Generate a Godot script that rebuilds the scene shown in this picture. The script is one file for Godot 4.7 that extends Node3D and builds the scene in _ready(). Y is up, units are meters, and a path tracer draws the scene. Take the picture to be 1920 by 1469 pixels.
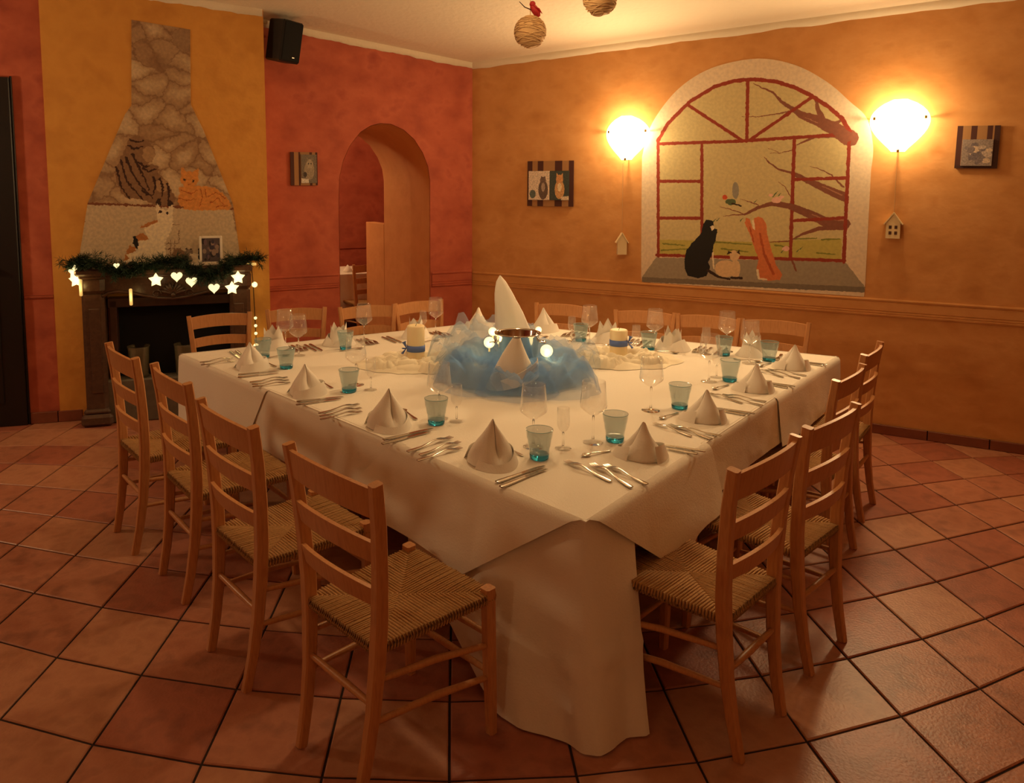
extends Node3D

const TY := 0.715                      # height of the tablecloth
const LC := Color(1.0, 0.845, 0.62)     # warm lamp colour
var M := {}
var taken := {}
var rng := RandomNumberGenerator.new()
var fn := FastNoiseLite.new()
var PAL := {}


func _ready() -> void:
	rng.seed = 7
	fn.seed = 3
	fn.frequency = 1.0
	# camera: lens shifted up as in the photograph
	var cam := Camera3D.new()
	cam.name = "camera"
	cam.near = 0.05
	cam.far = 60.0
	var f := 1450.0
	cam.set_frustum(1469.0 / f * 0.05, Vector2(100.0 / f, -(734.5 - 489.73) / f) * 0.05, 0.05, 60.0)
	add_child(cam)
	cam.position = Vector3(0, 1.75, 0)
	cam.rotation_degrees.x = -5.7
	cam.current = true
	var we := WorldEnvironment.new()
	we.name = "world_environment"
	var env := Environment.new()
	env.background_mode = Environment.BG_COLOR
	env.background_color = Color(0, 0, 0)
	env.ambient_light_source = Environment.AMBIENT_SOURCE_DISABLED
	env.tonemap_mode = Environment.TONE_MAPPER_LINEAR
	env.tonemap_exposure = 0.48
	env.sdfgi_enabled = true
	env.ssao_enabled = true
	env.ssil_enabled = true
	we.environment = env
	add_child(we)
	materials()
	setting()
	lamps()
	fireplace()
	wall_things()
	table()
	chairs()
	place_settings()
	centrepiece()
	next_room()


# ------------------------------------------------------------------ naming
func numbered(called: String) -> String:
	if not taken.has(called):
		taken[called] = 0
		return called
	taken[called] += 1
	return "%s_%03d" % [called, taken[called]]

func tag(o: Node, label := "", category := "", group := "", kind := "") -> Node:
	if label: o.set_meta("label", label)
	if category: o.set_meta("category", category)
	if group: o.set_meta("group", group)
	if kind: o.set_meta("kind", kind)
	return o

func thing(called: String, label: String, category: String, at := Vector3.ZERO, turn := 0.0, group := "") -> Node3D:
	var o := Node3D.new()
	o.name = numbered(called)
	add_child(o, true)
	o.position = at
	o.rotation.y = turn
	tag(o, label, category, group)
	return o

func copy(src: Node3D, at: Vector3, turn: float, label: String) -> Node3D:
	var o: Node3D = src.duplicate()
	o.name = numbered(str(src.get_meta("base_name", src.name)))
	add_child(o, true)
	o.position = at
	o.rotation.y = turn
	o.set_meta("label", label)
	return o

func put(called: String, mesh: Mesh, m: Material, parent: Node3D = null, xf := Transform3D()) -> MeshInstance3D:
	var o := MeshInstance3D.new()
	o.name = called if parent else numbered(called)
	o.mesh = mesh
	if m: o.material_override = m
	o.transform = xf
	(parent if parent else self).add_child(o, true)
	return o

func struct(called: String, mesh: Mesh, m: Material) -> MeshInstance3D:
	var o := put(called, mesh, m)
	o.set_meta("kind", "structure")
	return o


# ------------------------------------------------------------------ mesh builder
class Mesher:
	var v := PackedVector3Array()
	var g := PackedInt32Array()
	var u := PackedVector2Array()
	var c := PackedColorArray()
	var s := 0
	var uv := false
	var col := Color(-1, 0, 0)

	func tri(a: Vector3, b: Vector3, d: Vector3, grp := -1, ua := Vector2.ZERO, ub := Vector2.ZERO, ud := Vector2.ZERO) -> void:
		v.append(a); v.append(b); v.append(d)
		g.append(grp); g.append(grp); g.append(grp)
		u.append(ua); u.append(ub); u.append(ud)
		c.append(col); c.append(col); c.append(col)

	func quad(a: Vector3, b: Vector3, d: Vector3, e: Vector3, grp := -1) -> void:
		tri(a, b, d, grp)
		tri(a, d, e, grp)

	func quv(a: Vector3, b: Vector3, d: Vector3, e: Vector3, ua: Vector2, ub: Vector2, ud: Vector2, ue: Vector2, grp := -1) -> void:
		uv = true
		tri(a, b, d, grp, ua, ub, ud)
		tri(a, d, e, grp, ua, ud, ue)

	# ends a closed piece: turns it so that its faces run clockwise from outside
	func close() -> void:
		var vol := 0.0
		var o := v[s] if v.size() > s else Vector3.ZERO
		for i in range(s, v.size(), 3):
			vol += (v[i] - o).dot((v[i + 1] - o).cross(v[i + 2] - o))
		if vol > 0.0:
			for i in range(s, v.size(), 3):
				var t := v[i + 1]; v[i + 1] = v[i + 2]; v[i + 2] = t
				var w := u[i + 1]; u[i + 1] = u[i + 2]; u[i + 2] = w
				var k := g[i + 1]; g[i + 1] = g[i + 2]; g[i + 2] = k
		s = v.size()

	# ends an open piece: turns it so that its faces look along "out"
	func open(out: Vector3) -> void:
		var n := Vector3.ZERO
		for i in range(s, v.size(), 3):
			n += (v[i + 2] - v[i]).cross(v[i + 1] - v[i])
		if n.dot(out) < 0.0:
			for i in range(s, v.size(), 3):
				var t := v[i + 1]; v[i + 1] = v[i + 2]; v[i + 2] = t
				var w := u[i + 1]; u[i + 1] = u[i + 2]; u[i + 2] = w
				var k := g[i + 1]; g[i + 1] = g[i + 2]; g[i + 2] = k
		s = v.size()

	func mesh() -> ArrayMesh:
		var st := SurfaceTool.new()
		st.begin(Mesh.PRIMITIVE_TRIANGLES)
		for i in v.size():
			st.set_smooth_group(g[i])
			if uv: st.set_uv(u[i])
			if c[i].r >= 0.0: st.set_color(c[i])
			st.add_vertex(v[i])
		st.generate_normals()
		return st.commit()

	# chamfered box
	func box(at: Vector3, size: Vector3, b := 0.0, bs := Basis()) -> Mesher:
		var h := size * 0.5
		b = minf(b, minf(h.x, minf(h.y, h.z)) * 0.9)
		if b <= 0.0:
			for ax in 3:
				for sg in [-1.0, 1.0]:
					var q := []
					for k in [[-1, -1], [1, -1], [1, 1], [-1, 1]]:
						var p := Vector3.ZERO
						p[ax] = sg * h[ax]; p[(ax + 1) % 3] = k[0] * h[(ax + 1) % 3]; p[(ax + 2) % 3] = k[1] * h[(ax + 2) % 3]
						q.append(at + bs * p)
					if sg > 0: quad(q[0], q[3], q[2], q[1])
					else: quad(q[0], q[1], q[2], q[3])
			close()
			return self
		var pt := func(x: float, y: float, z: float, ax: int) -> Vector3:
			var p := Vector3(x * (h.x - (0.0 if ax == 0 else b)), y * (h.y - (0.0 if ax == 1 else b)), z * (h.z - (0.0 if ax == 2 else b)))
			return at + bs * p
		var quads := []
		for ax in 3:
			for sg in [-1.0, 1.0]:
				var q := []
				for k in [[-1, -1], [1, -1], [1, 1], [-1, 1]]:
					var e := Vector3.ZERO
					e[ax] = sg; e[(ax + 1) % 3] = k[0]; e[(ax + 2) % 3] = k[1]
					q.append(pt.call(e.x, e.y, e.z, ax))
				if sg > 0: quad(q[0], q[3], q[2], q[1])
				else: quad(q[0], q[1], q[2], q[3])
			var a1 := (ax + 1) % 3
			var a2 := (ax + 2) % 3
			for s1 in [-1.0, 1.0]:
				for s2 in [-1.0, 1.0]:
					var e := Vector3.ZERO
					var e2 := Vector3.ZERO
					e[ax] = -1.0; e[a1] = s1; e[a2] = s2
					e2 = e; e2[ax] = 1.0
					var A: Vector3 = pt.call(e.x, e.y, e.z, a1); var B: Vector3 = pt.call(e2.x, e2.y, e2.z, a1)
					var C: Vector3 = pt.call(e2.x, e2.y, e2.z, a2); var D: Vector3 = pt.call(e.x, e.y, e.z, a2)
					if s1 * s2 > 0: quad(A, B, C, D)
					else: quad(A, D, C, B)
		for sx in [-1.0, 1.0]:
			for sy in [-1.0, 1.0]:
				for sz in [-1.0, 1.0]:
					var A: Vector3 = pt.call(sx, sy, sz, 0); var B: Vector3 = pt.call(sx, sy, sz, 1); var C: Vector3 = pt.call(sx, sy, sz, 2)
					if sx * sy * sz > 0: tri(A, C, B)
					else: tri(A, B, C)
		close()
		return self

	# tube along points, one radius per point; flat = ratio of the second axis
	func tube(pts: Array, rad, n := 8, flat := 1.0, cap := true, up := Vector3.UP, smooth := 0) -> Mesher:
		var rings := []
		for i in pts.size():
			var d: Vector3 = (pts[mini(i + 1, pts.size() - 1)] - pts[maxi(i - 1, 0)]).normalized()
			var x := up.cross(d)
			if x.length() < 0.05: x = Vector3.RIGHT.cross(d)
			if x.length() < 0.05: x = Vector3.FORWARD.cross(d)
			x = x.normalized()
			var y := d.cross(x)
			var ring := []
			for k in n:
				var t := TAU * k / n
				ring.append(pts[i] + (x * cos(t) + y * sin(t) * flat) * float(rad[i] if rad is Array else rad))
			rings.append(ring)
		for i in rings.size() - 1:
			for k in n:
				quad(rings[i][k], rings[i][(k + 1) % n], rings[i + 1][(k + 1) % n], rings[i + 1][k], smooth)
		if cap:
			for k in range(1, n - 1):
				tri(rings[0][0], rings[0][k + 1], rings[0][k])
				tri(rings[-1][0], rings[-1][k], rings[-1][k + 1])
			close()
		return self

	# sweeps a rectangle w x h along points
	func bar(pts: Array, w: float, h: float, side: Vector3, b := 0.0, taper := []) -> Mesher:
		var rings := []
		for i in pts.size():
			var d: Vector3 = (pts[mini(i + 1, pts.size() - 1)] - pts[maxi(i - 1, 0)]).normalized()
			var x := (side - d * side.dot(d)).normalized()
			var y := d.cross(x)
			var k: float = taper[i] if taper.size() else 1.0
			var W := w * 0.5 * k
			var H := h * 0.5 * k
			var ring := []
			var prof := [[-W, -H], [W, -H], [W, H], [-W, H]] if b <= 0.0 else [[-W + b, -H], [W - b, -H], [W, -H + b], [W, H - b], [W - b, H], [-W + b, H], [-W, H - b], [-W, -H + b]]
			for q in prof: ring.append(pts[i] + x * q[0] + y * q[1])
			rings.append(ring)
		var n: int = rings[0].size()
		for i in rings.size() - 1:
			for k in n: quad(rings[i][k], rings[i][(k + 1) % n], rings[i + 1][(k + 1) % n], rings[i + 1][k], 100 + k)
		for k in range(1, n - 1):
			tri(rings[0][0], rings[0][k + 1], rings[0][k])
			tri(rings[-1][0], rings[-1][k], rings[-1][k + 1])
		close()
		return self

	# lathe round y; profile of Vector2(r, y), from bottom to top outside (and back inside)
	func lathe(prof: Array, n := 24, at := Vector3.ZERO, smooth := 0, bs := Basis()) -> Mesher:
		for i in prof.size() - 1:
			var p: Vector2 = prof[i]
			var q: Vector2 = prof[i + 1]
			for k in n:
				var a := TAU * k / n
				var b := TAU * (k + 1) / n
				var A := at + bs * Vector3(p.x * cos(a), p.y, p.x * sin(a)); var B := at + bs * Vector3(p.x * cos(b), p.y, p.x * sin(b))
				var C := at + bs * Vector3(q.x * cos(b), q.y, q.x * sin(b)); var D := at + bs * Vector3(q.x * cos(a), q.y, q.x * sin(a))
				if p.x > 0.0001: tri(A, B, C, smooth)
				if q.x > 0.0001: tri(A, C, D, smooth)
		close()
		return self

	# prism over a polygon: maps (x, y) and depth z through a transform
	func prism(poly: PackedVector2Array, z0: float, z1: float, xf := Transform3D(), smooth_side := -1) -> Mesher:
		var idx := Geometry2D.triangulate_polygon(poly)
		for i in range(0, idx.size(), 3):
			var a := poly[idx[i]]; var b := poly[idx[i + 1]]; var d := poly[idx[i + 2]]
			tri(xf * Vector3(a.x, a.y, z1), xf * Vector3(b.x, b.y, z1), xf * Vector3(d.x, d.y, z1))
			tri(xf * Vector3(a.x, a.y, z0), xf * Vector3(d.x, d.y, z0), xf * Vector3(b.x, b.y, z0))
		# side faces must agree with the caps
		var ccw := not Geometry2D.is_polygon_clockwise(poly)
		var t0 := 0.0
		if idx.size(): t0 = (poly[idx[1]] - poly[idx[0]]).cross(poly[idx[2]] - poly[idx[0]])
		var same := (t0 > 0.0) == (_area(poly) > 0.0)
		for i in poly.size():
			var a := poly[i]; var b := poly[(i + 1) % poly.size()]
			var A := xf * Vector3(a.x, a.y, z0); var B := xf * Vector3(b.x, b.y, z0); var C := xf * Vector3(b.x, b.y, z1); var D := xf * Vector3(a.x, a.y, z1)
			if same: quad(A, B, C, D, smooth_side)
			else: quad(A, D, C, B, smooth_side)
		close()
		return self

	func _area(poly: PackedVector2Array) -> float:
		var s2 := 0.0
		for i in poly.size(): s2 += poly[i].cross(poly[(i + 1) % poly.size()])
		return s2

	# grid of points [row][col], open sheet
	func sheet(rows: Array, out := Vector3.UP, smooth := 0, wrap := false) -> Mesher:
		for i in rows.size() - 1:
			var n: int = rows[i].size()
			for k in (n if wrap else n - 1):
				quad(rows[i][k], rows[i][(k + 1) % n], rows[i + 1][(k + 1) % n], rows[i + 1][k], smooth)
		open(out)
		return self

	# closed sheet with thickness along a direction
	func slab(rows: Array, th: Vector3, smooth := 0) -> Mesher:
		var R: int = rows.size()
		var C: int = rows[0].size()
		for i in R - 1:
			for k in C - 1:
				quad(rows[i][k], rows[i][k + 1], rows[i + 1][k + 1], rows[i + 1][k], smooth)
				quad(rows[i][k] - th, rows[i + 1][k] - th, rows[i + 1][k + 1] - th, rows[i][k + 1] - th, smooth + 1)
		for k in C - 1:
			quad(rows[0][k], rows[0][k] - th, rows[0][k + 1] - th, rows[0][k + 1])
			quad(rows[R - 1][k], rows[R - 1][k + 1], rows[R - 1][k + 1] - th, rows[R - 1][k] - th)
		for i in R - 1:
			quad(rows[i][0], rows[i + 1][0], rows[i + 1][0] - th, rows[i][0] - th)
			quad(rows[i][C - 1], rows[i][C - 1] - th, rows[i + 1][C - 1] - th, rows[i + 1][C - 1])
		close()
		return self


func P(x: float, d: float, y := 0.0) -> Vector3:      # x across, d away from the viewer, y up
	return Vector3(x, y, -d)

func facing(x: float, d: float) -> float:              # turn that points local +z along (x, d)
	return atan2(x, -d)


# ------------------------------------------------------------------ materials
func noise_tex(ramp: Array, freq: float, oct := 4, size := 512, seed := 1, kind := FastNoiseLite.TYPE_SIMPLEX_SMOOTH, normal := false, bump := 4.0) -> NoiseTexture2D:
	var n := FastNoiseLite.new()
	n.noise_type = kind
	n.seed = seed
	n.frequency = freq
	n.fractal_octaves = oct
	var t := NoiseTexture2D.new()
	t.width = size; t.height = size
	t.seamless = true
	t.noise = n
	if normal:
		t.as_normal_map = true
		t.bump_strength = bump
	else:
		var gr := Gradient.new()
		gr.offsets = PackedFloat32Array(range(ramp.size()).map(func(i): return float(i) / maxf(1.0, ramp.size() - 1.0)))
		gr.colors = PackedColorArray(ramp)
		t.color_ramp = gr
	return t

func mat(called: String, col: Color, rough := 0.8, tex: Texture2D = null, scale := 1.0, nrm: Texture2D = null, nscale := 1.0, world := true) -> StandardMaterial3D:
	var m := StandardMaterial3D.new()
	m.resource_name = called
	m.albedo_color = col
	m.roughness = rough
	if tex or nrm:
		m.uv1_triplanar = true
		m.uv1_world_triplanar = world
		m.uv1_scale = Vector3.ONE * scale
	if tex: m.albedo_texture = tex
	if nrm:
		m.normal_enabled = true
		m.normal_texture = nrm
		m.normal_scale = nscale
	m.cull_mode = BaseMaterial3D.CULL_DISABLED
	M[called] = m
	return m

func glow(called: String, col: Color, energy: float) -> StandardMaterial3D:
	var m := mat(called, Color(0.9, 0.85, 0.75), 0.5)
	m.emission_enabled = true
	m.emission = col
	m.emission_energy_multiplier = energy
	return m

func glass(called: String, col: Color, rough := 0.0) -> StandardMaterial3D:
	var m := mat(called, Color(col.r, col.g, col.b, 0.0), rough)
	m.refraction_enabled = true
	m.refraction_scale = 0.05
	m.transparency = BaseMaterial3D.TRANSPARENCY_ALPHA
	m.cull_mode = BaseMaterial3D.CULL_BACK
	return m

func materials() -> void:
	var bump := noise_tex([], 0.03, 4, 512, 5, FastNoiseLite.TYPE_SIMPLEX_SMOOTH, true, 6.0)
	var fine := noise_tex([], 0.12, 3, 512, 9, FastNoiseLite.TYPE_SIMPLEX_SMOOTH, true, 4.0)
	mat("orange", Color.WHITE, 0.85, noise_tex([Color8(186, 126, 70), Color8(206, 146, 84), Color8(216, 158, 98), Color8(194, 132, 72)], 0.006, 6, 1024, 11), 0.5, bump, 0.12)
	mat("yellow", Color.WHITE, 0.85, noise_tex([Color8(204, 140, 62), Color8(224, 162, 76), Color8(214, 150, 68)], 0.006, 6, 1024, 12), 0.5, bump, 0.2)
	mat("red", Color.WHITE, 0.85, noise_tex([Color8(150, 68, 52), Color8(182, 90, 66), Color8(200, 106, 78), Color8(158, 70, 56)], 0.006, 6, 1024, 13), 0.5, bump, 0.12)
	mat("tan", Color.WHITE, 0.85, noise_tex([Color8(206, 138, 80), Color8(222, 156, 96), Color8(212, 146, 84)], 0.008, 5, 512, 14), 0.6, bump, 0.12)
	mat("ceiling", Color8(236, 222, 200), 0.9, null, 1.0, bump, 0.2)
	mat("cove", Color8(238, 224, 200), 0.9, null, 1.0, bump, 0.3)
	mat("grout", Color8(48, 32, 26), 0.95)
	var tx := [[Color8(150, 96, 76), Color8(184, 122, 96), Color8(168, 106, 82)], [Color8(142, 84, 68), Color8(172, 104, 82), Color8(158, 94, 74)], [Color8(164, 110, 84), Color8(190, 134, 104), Color8(174, 116, 90)]]
	for i in 3: mat("tile%d" % i, Color.WHITE, 0.42, noise_tex(tx[i], 0.012, 5, 512, 20 + i), 1.1, fine, 0.1)
	mat("skirting", Color.WHITE, 0.5, noise_tex([Color8(120, 66, 48), Color8(146, 84, 60)], 0.02, 4, 256, 31), 1.5)
	var wood := noise_tex([Color8(180, 122, 76), Color8(202, 144, 94), Color8(188, 130, 82)], 0.02, 4, 256, 41)
	mat("wood", Color.WHITE, 0.38, wood, 1.0, null, 1.0, false)
	(M.wood as StandardMaterial3D).uv1_scale = Vector3(9, 1.2, 9)
	mat("rush", Color.WHITE, 0.8, noise_tex([Color8(130, 92, 54), Color8(186, 142, 88), Color8(158, 114, 68)], 0.05, 4, 256, 43), 6.0, null, 1.0, false)
	var weave := noise_tex([], 0.35, 2, 256, 51, FastNoiseLite.TYPE_VALUE, true, 2.0)
	mat("cloth", Color8(236, 228, 216), 0.85, null, 3.0, weave, 0.25)
	mat("napkin", Color8(238, 230, 220), 0.85, null, 4.0, weave, 0.25)
	mat("steel", Color8(190, 182, 172), 0.22)
	M.steel.metallic = 1.0
	mat("bucket", Color8(205, 200, 195), 0.12)
	M.bucket.metallic = 1.0
	mat("brass", Color8(190, 150, 80), 0.3)
	M.brass.metallic = 1.0
	mat("black", Color8(18, 16, 18), 0.5)
	mat("blackdoor", Color8(22, 18, 20), 0.4)
	mat("grille", Color8(10, 10, 11), 0.95)
	mat("firebox_black", Color8(9, 8, 8), 0.95)
	mat("marble", Color.WHITE, 0.3, noise_tex([Color8(64, 45, 36), Color8(94, 68, 54), Color8(76, 54, 44), Color8(112, 86, 70)], 0.015, 5, 512, 61), 1.6)
	mat("marble_dark", Color.WHITE, 0.35, noise_tex([Color8(54, 34, 28), Color8(78, 50, 40)], 0.02, 4, 256, 62), 2.0)
	mat("hearth", Color.WHITE, 0.8, noise_tex([Color8(92, 84, 74), Color8(116, 106, 92)], 0.02, 4, 256, 63), 2.0)
	mat("needles", Color8(34, 62, 44), 0.7)
	mat("twig", Color8(70, 48, 30), 0.9)
	mat("cream", Color8(240, 226, 190), 0.6)
	mat("wax", Color8(244, 226, 186), 0.5)
	M.wax.subsurf_scatter_enabled = true
	M.wax.subsurf_scatter_strength = 0.2
	mat("ribbon", Color8(92, 118, 190), 0.6)
	mat("twine", Color8(204, 164, 116), 0.8)
	mat("redfelt", Color8(170, 30, 34), 0.7)
	mat("paintwood", Color8(226, 204, 160), 0.7)
	mat("paperwhite", Color8(236, 228, 212), 0.7)
	mat("frame_dark", Color8(70, 36, 28), 0.6)
	mat("under", Color8(120, 84, 52), 0.6)
	var pane := mat("clear", Color(0.96, 0.96, 0.95, 0.035), 0.02)
	pane.transparency = BaseMaterial3D.TRANSPARENCY_ALPHA
	glass("stem", Color(1, 1, 1))
	M.stem.refraction_scale = 0.025
	var bg := mat("blueglass", Color8(120, 178, 186), 0.05)
	bg.albedo_color.a = 0.22
	bg.transparency = BaseMaterial3D.TRANSPARENCY_ALPHA
	var rim := mat("bluerim", Color8(96, 160, 172), 0.05)
	rim.albedo_color.a = 0.62
	rim.transparency = BaseMaterial3D.TRANSPARENCY_ALPHA
	glass("bluebase", Color8(56, 186, 236))
	var vg := mat("vasepane", Color8(150, 140, 110), 0.05)
	vg.albedo_color.a = 0.25
	vg.transparency = BaseMaterial3D.TRANSPARENCY_ALPHA
	glass("vaseglass", Color8(200, 190, 160))
	var tl := mat("tulle", Color8(130, 180, 240), 0.9)
	tl.albedo_color.a = 0.30
	var tp := mat("tulle_pale", Color8(180, 202, 226), 0.9)
	tp.albedo_color.a = 0.24
	tp.transparency = BaseMaterial3D.TRANSPARENCY_ALPHA
	tl.transparency = BaseMaterial3D.TRANSPARENCY_ALPHA
	var fluff := mat("fluff", Color8(246, 236, 214), 0.9)
	fluff.backlight_enabled = true
	fluff.backlight = Color(0.3, 0.28, 0.25)
	glow("sconce", Color(1.0, 0.88, 0.62), 12.0)
	glow("fairy", Color(1.0, 0.92, 0.66), 3.0)
	glow("fairy_warm", Color(1.0, 0.80, 0.42), 1.3)
	PAL = {STONE = Color8(226, 206, 180), VIEW = Color8(206, 190, 142), MEADOW = Color8(190, 178, 96), GRASS = Color8(128, 132, 60), SILL = Color8(160, 150, 132), SILL_EDGE = Color8(126, 116, 102),
		BARK = Color8(136, 84, 66), BARK_LIGHT = Color8(176, 124, 98), FRAME = Color8(150, 58, 40), BLOSSOM = Color8(236, 190, 176), LEAF = Color8(88, 104, 70), WING = Color8(150, 146, 134), BIRD_RED = Color8(206, 84, 52), DARK = Color8(58, 38, 32),
		BLACKCAT = Color8(30, 28, 30), CREAM = Color8(238, 222, 190), SIAM = Color8(222, 192, 150), GINGER = Color8(214, 124, 76), GINGER_DARK = Color8(180, 88, 50), PLASTER = Color8(206, 186, 154), SHELF = Color8(130, 78, 54),
		TABBY = Color8(142, 108, 80), TABBY_LIGHT = Color8(176, 142, 106), TABBY_DARK = Color8(62, 36, 30), GINGER2 = Color8(222, 150, 76), GINGER2_DARK = Color8(176, 92, 44), PATCH = Color8(190, 124, 70), CAGE = Color8(120, 88, 66), GREYCAT = Color8(140, 122, 104)}


# ------------------------------------------------------------------ painter for flat prints
func poly(im: Image, pts: Array, key) -> void:
	var col: Color = PAL[key] if key is String else key
	var W := im.get_width() / 1000.0
	var H := im.get_height() / 1000.0
	var p := PackedVector2Array()
	for i in range(0, pts.size(), 2): p.append(Vector2(pts[i] * W, pts[i + 1] * H))
	fill(im, p, col)

func fill(im: Image, p: PackedVector2Array, col: Color) -> void:
	var y0 := 1e9
	var y1 := -1e9
	for q in p:
		y0 = minf(y0, q.y); y1 = maxf(y1, q.y)
	for y in range(maxi(0, int(y0)), mini(im.get_height() - 1, int(ceil(y1))) + 1):
		var xs := []
		var yy := y + 0.5
		for i in p.size():
			var a := p[i]; var b := p[(i + 1) % p.size()]
			if (a.y <= yy) != (b.y <= yy): xs.append(a.x + (yy - a.y) / (b.y - a.y) * (b.x - a.x))
		xs.sort()
		for i in range(0, xs.size() - 1, 2):
			var x0 := int(round(xs[i]))
			var w := int(round(xs[i + 1])) - x0
			if w > 0: im.fill_rect(Rect2i(x0, y, w, 1).intersection(Rect2i(0, 0, im.get_width(), im.get_height())), col)

func line(im: Image, pts: Array, w0: float, w1: float, key) -> void:
	var col: Color = PAL[key] if key is String else key
	var W := im.get_width() / 1000.0
	var H := im.get_height() / 1000.0
	var n := pts.size() / 2
	for i in n - 1:
		var a := Vector2(pts[i * 2] * W, pts[i * 2 + 1] * H)
		var b := Vector2(pts[i * 2 + 2] * W, pts[i * 2 + 3] * H)
		var r0 := maxf(0.7, lerpf(w0, w1, float(i) / (n - 1)) * W * 0.42)
		var r1 := maxf(0.7, lerpf(w0, w1, float(i + 1) / (n - 1)) * W * 0.42)
		var d := (b - a).normalized().orthogonal()
		fill(im, PackedVector2Array([a + d * r0, b + d * r1, b - d * r1, a - d * r0]), col)
		for e in [[a, r0], [b, r1]]:
			var c := PackedVector2Array()
			for k in 8: c.append(e[0] + Vector2.from_angle(TAU * k / 8) * e[1])
			fill(im, c, col)

# brushy edges: every pixel is taken from a little way off
func brush(im: Image, amount: float, freq: float) -> void:
	var n := FastNoiseLite.new()
	n.frequency = freq
	n.fractal_octaves = 2
	n.seed = 31
	var src: Image = im.duplicate()
	var W := im.get_width()
	var H := im.get_height()
	for y in H:
		for x in W:
			var dx := int(amount * n.get_noise_2d(x, y))
			var dy := int(amount * n.get_noise_2d(x + 3000, y))
			if dx != 0 or dy != 0: im.set_pixel(x, y, src.get_pixel(clampi(x + dx, 0, W - 1), clampi(y + dy, 0, H - 1)))

func smooth_path(p: PackedVector2Array, n := 4, from := 0, to := -1) -> PackedVector2Array:
	var o := PackedVector2Array()
	if to < 0: to = p.size() - 1
	for i in p.size():
		if i < from or i >= to:
			o.append(p[i])
			continue
		var a := p[maxi(i - 1, from)]; var b := p[i]; var c := p[i + 1]; var d := p[mini(i + 2, to)]
		for k in n: o.append(b.cubic_interpolate(c, a, d, float(k) / n))
	return o

func mottle(im: Image, amount: float, freq: float, tint := 0.0) -> void:
	var n := FastNoiseLite.new()
	n.frequency = freq
	n.fractal_octaves = 4
	n.seed = 77
	for y in im.get_height():
		for x in im.get_width():
			var k := 1.0 + amount * n.get_noise_2d(x, y)
			var c := im.get_pixel(x, y)
			im.set_pixel(x, y, Color(clampf(c.r * k, 0, 1), clampf(c.g * k, 0, 1), clampf(c.b * (k - tint * (k - 1.0)), 0, 1)))

func print_mat(called: String, im: Image, rough := 0.8) -> StandardMaterial3D:
	var m := mat(called, Color.WHITE, rough)
	m.albedo_texture = ImageTexture.create_from_image(im)
	m.texture_repeat = false
	return m

# ------------------------------------------------------------------ the room
const CORNER := Vector2(0.123, 7.004)
const OEND := Vector2(5.9, 3.5512)
const RLEFT := Vector2(-2.2, 5.8951)
const B0 := Vector2(-3.146, 5.52)
const BDIR := Vector2(0.9619, 0.2734)
const ODIR := Vector2(0.8584, -0.5130)
const RDIR := Vector2(0.9024, 0.4309)

func ceil_y(x: float, d: float) -> float:
	return minf(2.815 - 0.052 * (x - 0.118) - 0.1545 * (d - 7.007), 3.3)

# point on a wall: u along it, y up, off = distance out into the room
func on_orange(u: float, y: float, off := 0.0) -> Vector3:
	var p := CORNER + ODIR * u + Vector2(-0.5130, -0.8584) * off
	return P(p.x, p.y, y)

func on_red(u: float, y: float, off := 0.0) -> Vector3:      # u = 0 at (-1.593, 6.185)
	var p := Vector2(-1.593, 6.185) + RDIR * u + Vector2(0.4309, -0.9024) * off
	return P(p.x, p.y, y)

func on_breast(u: float, y: float, off := 0.0) -> Vector3:
	var p := B0 + BDIR * u + Vector2(0.2734, -0.9619) * off
	return P(p.x, p.y, y)

func frame_of(fn2: Callable, u: float, y: float, off := 0.0) -> Transform3D:   # local x along the wall, y up, z out into the room
	var o: Vector3 = fn2.call(u, y, off)
	var x: Vector3 = (fn2.call(u + 1.0, y, off) - o).normalized()
	return Transform3D(Basis(x, Vector3.UP, x.cross(Vector3.UP)), o)

# straight wall as a slab behind the line a -> b (thickness goes to the side away from the room)
func wall(called: String, a: Vector2, b: Vector2, th: float, top: float, m: Material, bottom := 0.0) -> MeshInstance3D:
	var d := (b - a).normalized()
	var n := Vector2(-d.y, d.x) * th
	var mm := Mesher.new()
	var rows := []
	for y in [bottom, top]: rows.append([P(a.x, a.y, y), P(b.x, b.y, y)])
	mm.slab(rows, P(-n.x, -n.y) , 10)
	return struct(called, mm.mesh(), m)

func room_has(p: Vector2) -> bool:
	var poly2 := PackedVector2Array([CORNER, OEND, Vector2(5.9, -1.6), Vector2(-4.9, -1.6), B0 + BDIR * -1.8, B0 + BDIR * 1.735, Vector2(-1.593, 6.185)])
	return Geometry2D.is_point_in_polygon(p, poly2)

const CX := [0.727, -0.1648, 0.4349, -0.7716, 0.4671, 3.7445, -0.5289, 0.5066, -0.4603, -0.2364, 0.2009, -0.1017, -0.4458, 0.452, 0.0093]
const CD := [2.1904, 3.3422, 0.3494, -0.0261, -0.0502, 0.7137, -1.0552, 0.5181, -0.2535, 1.625, -1.5584, 0.7802, -0.4535, 0.505, -0.5033]

func floor_grid(p: float, q: float) -> Vector2:          # the bowed tile grid
	var a := p / 10.0
	var b := q / 10.0
	var x := 0.0
	var d := 0.0
	var k := 0
	for i in 5:
		for j in 5 - i:
			var t := pow(a, i) * pow(b, j)
			x += CX[k] * t; d += CD[k] * t
			k += 1
	return Vector2(x, d)

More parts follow.
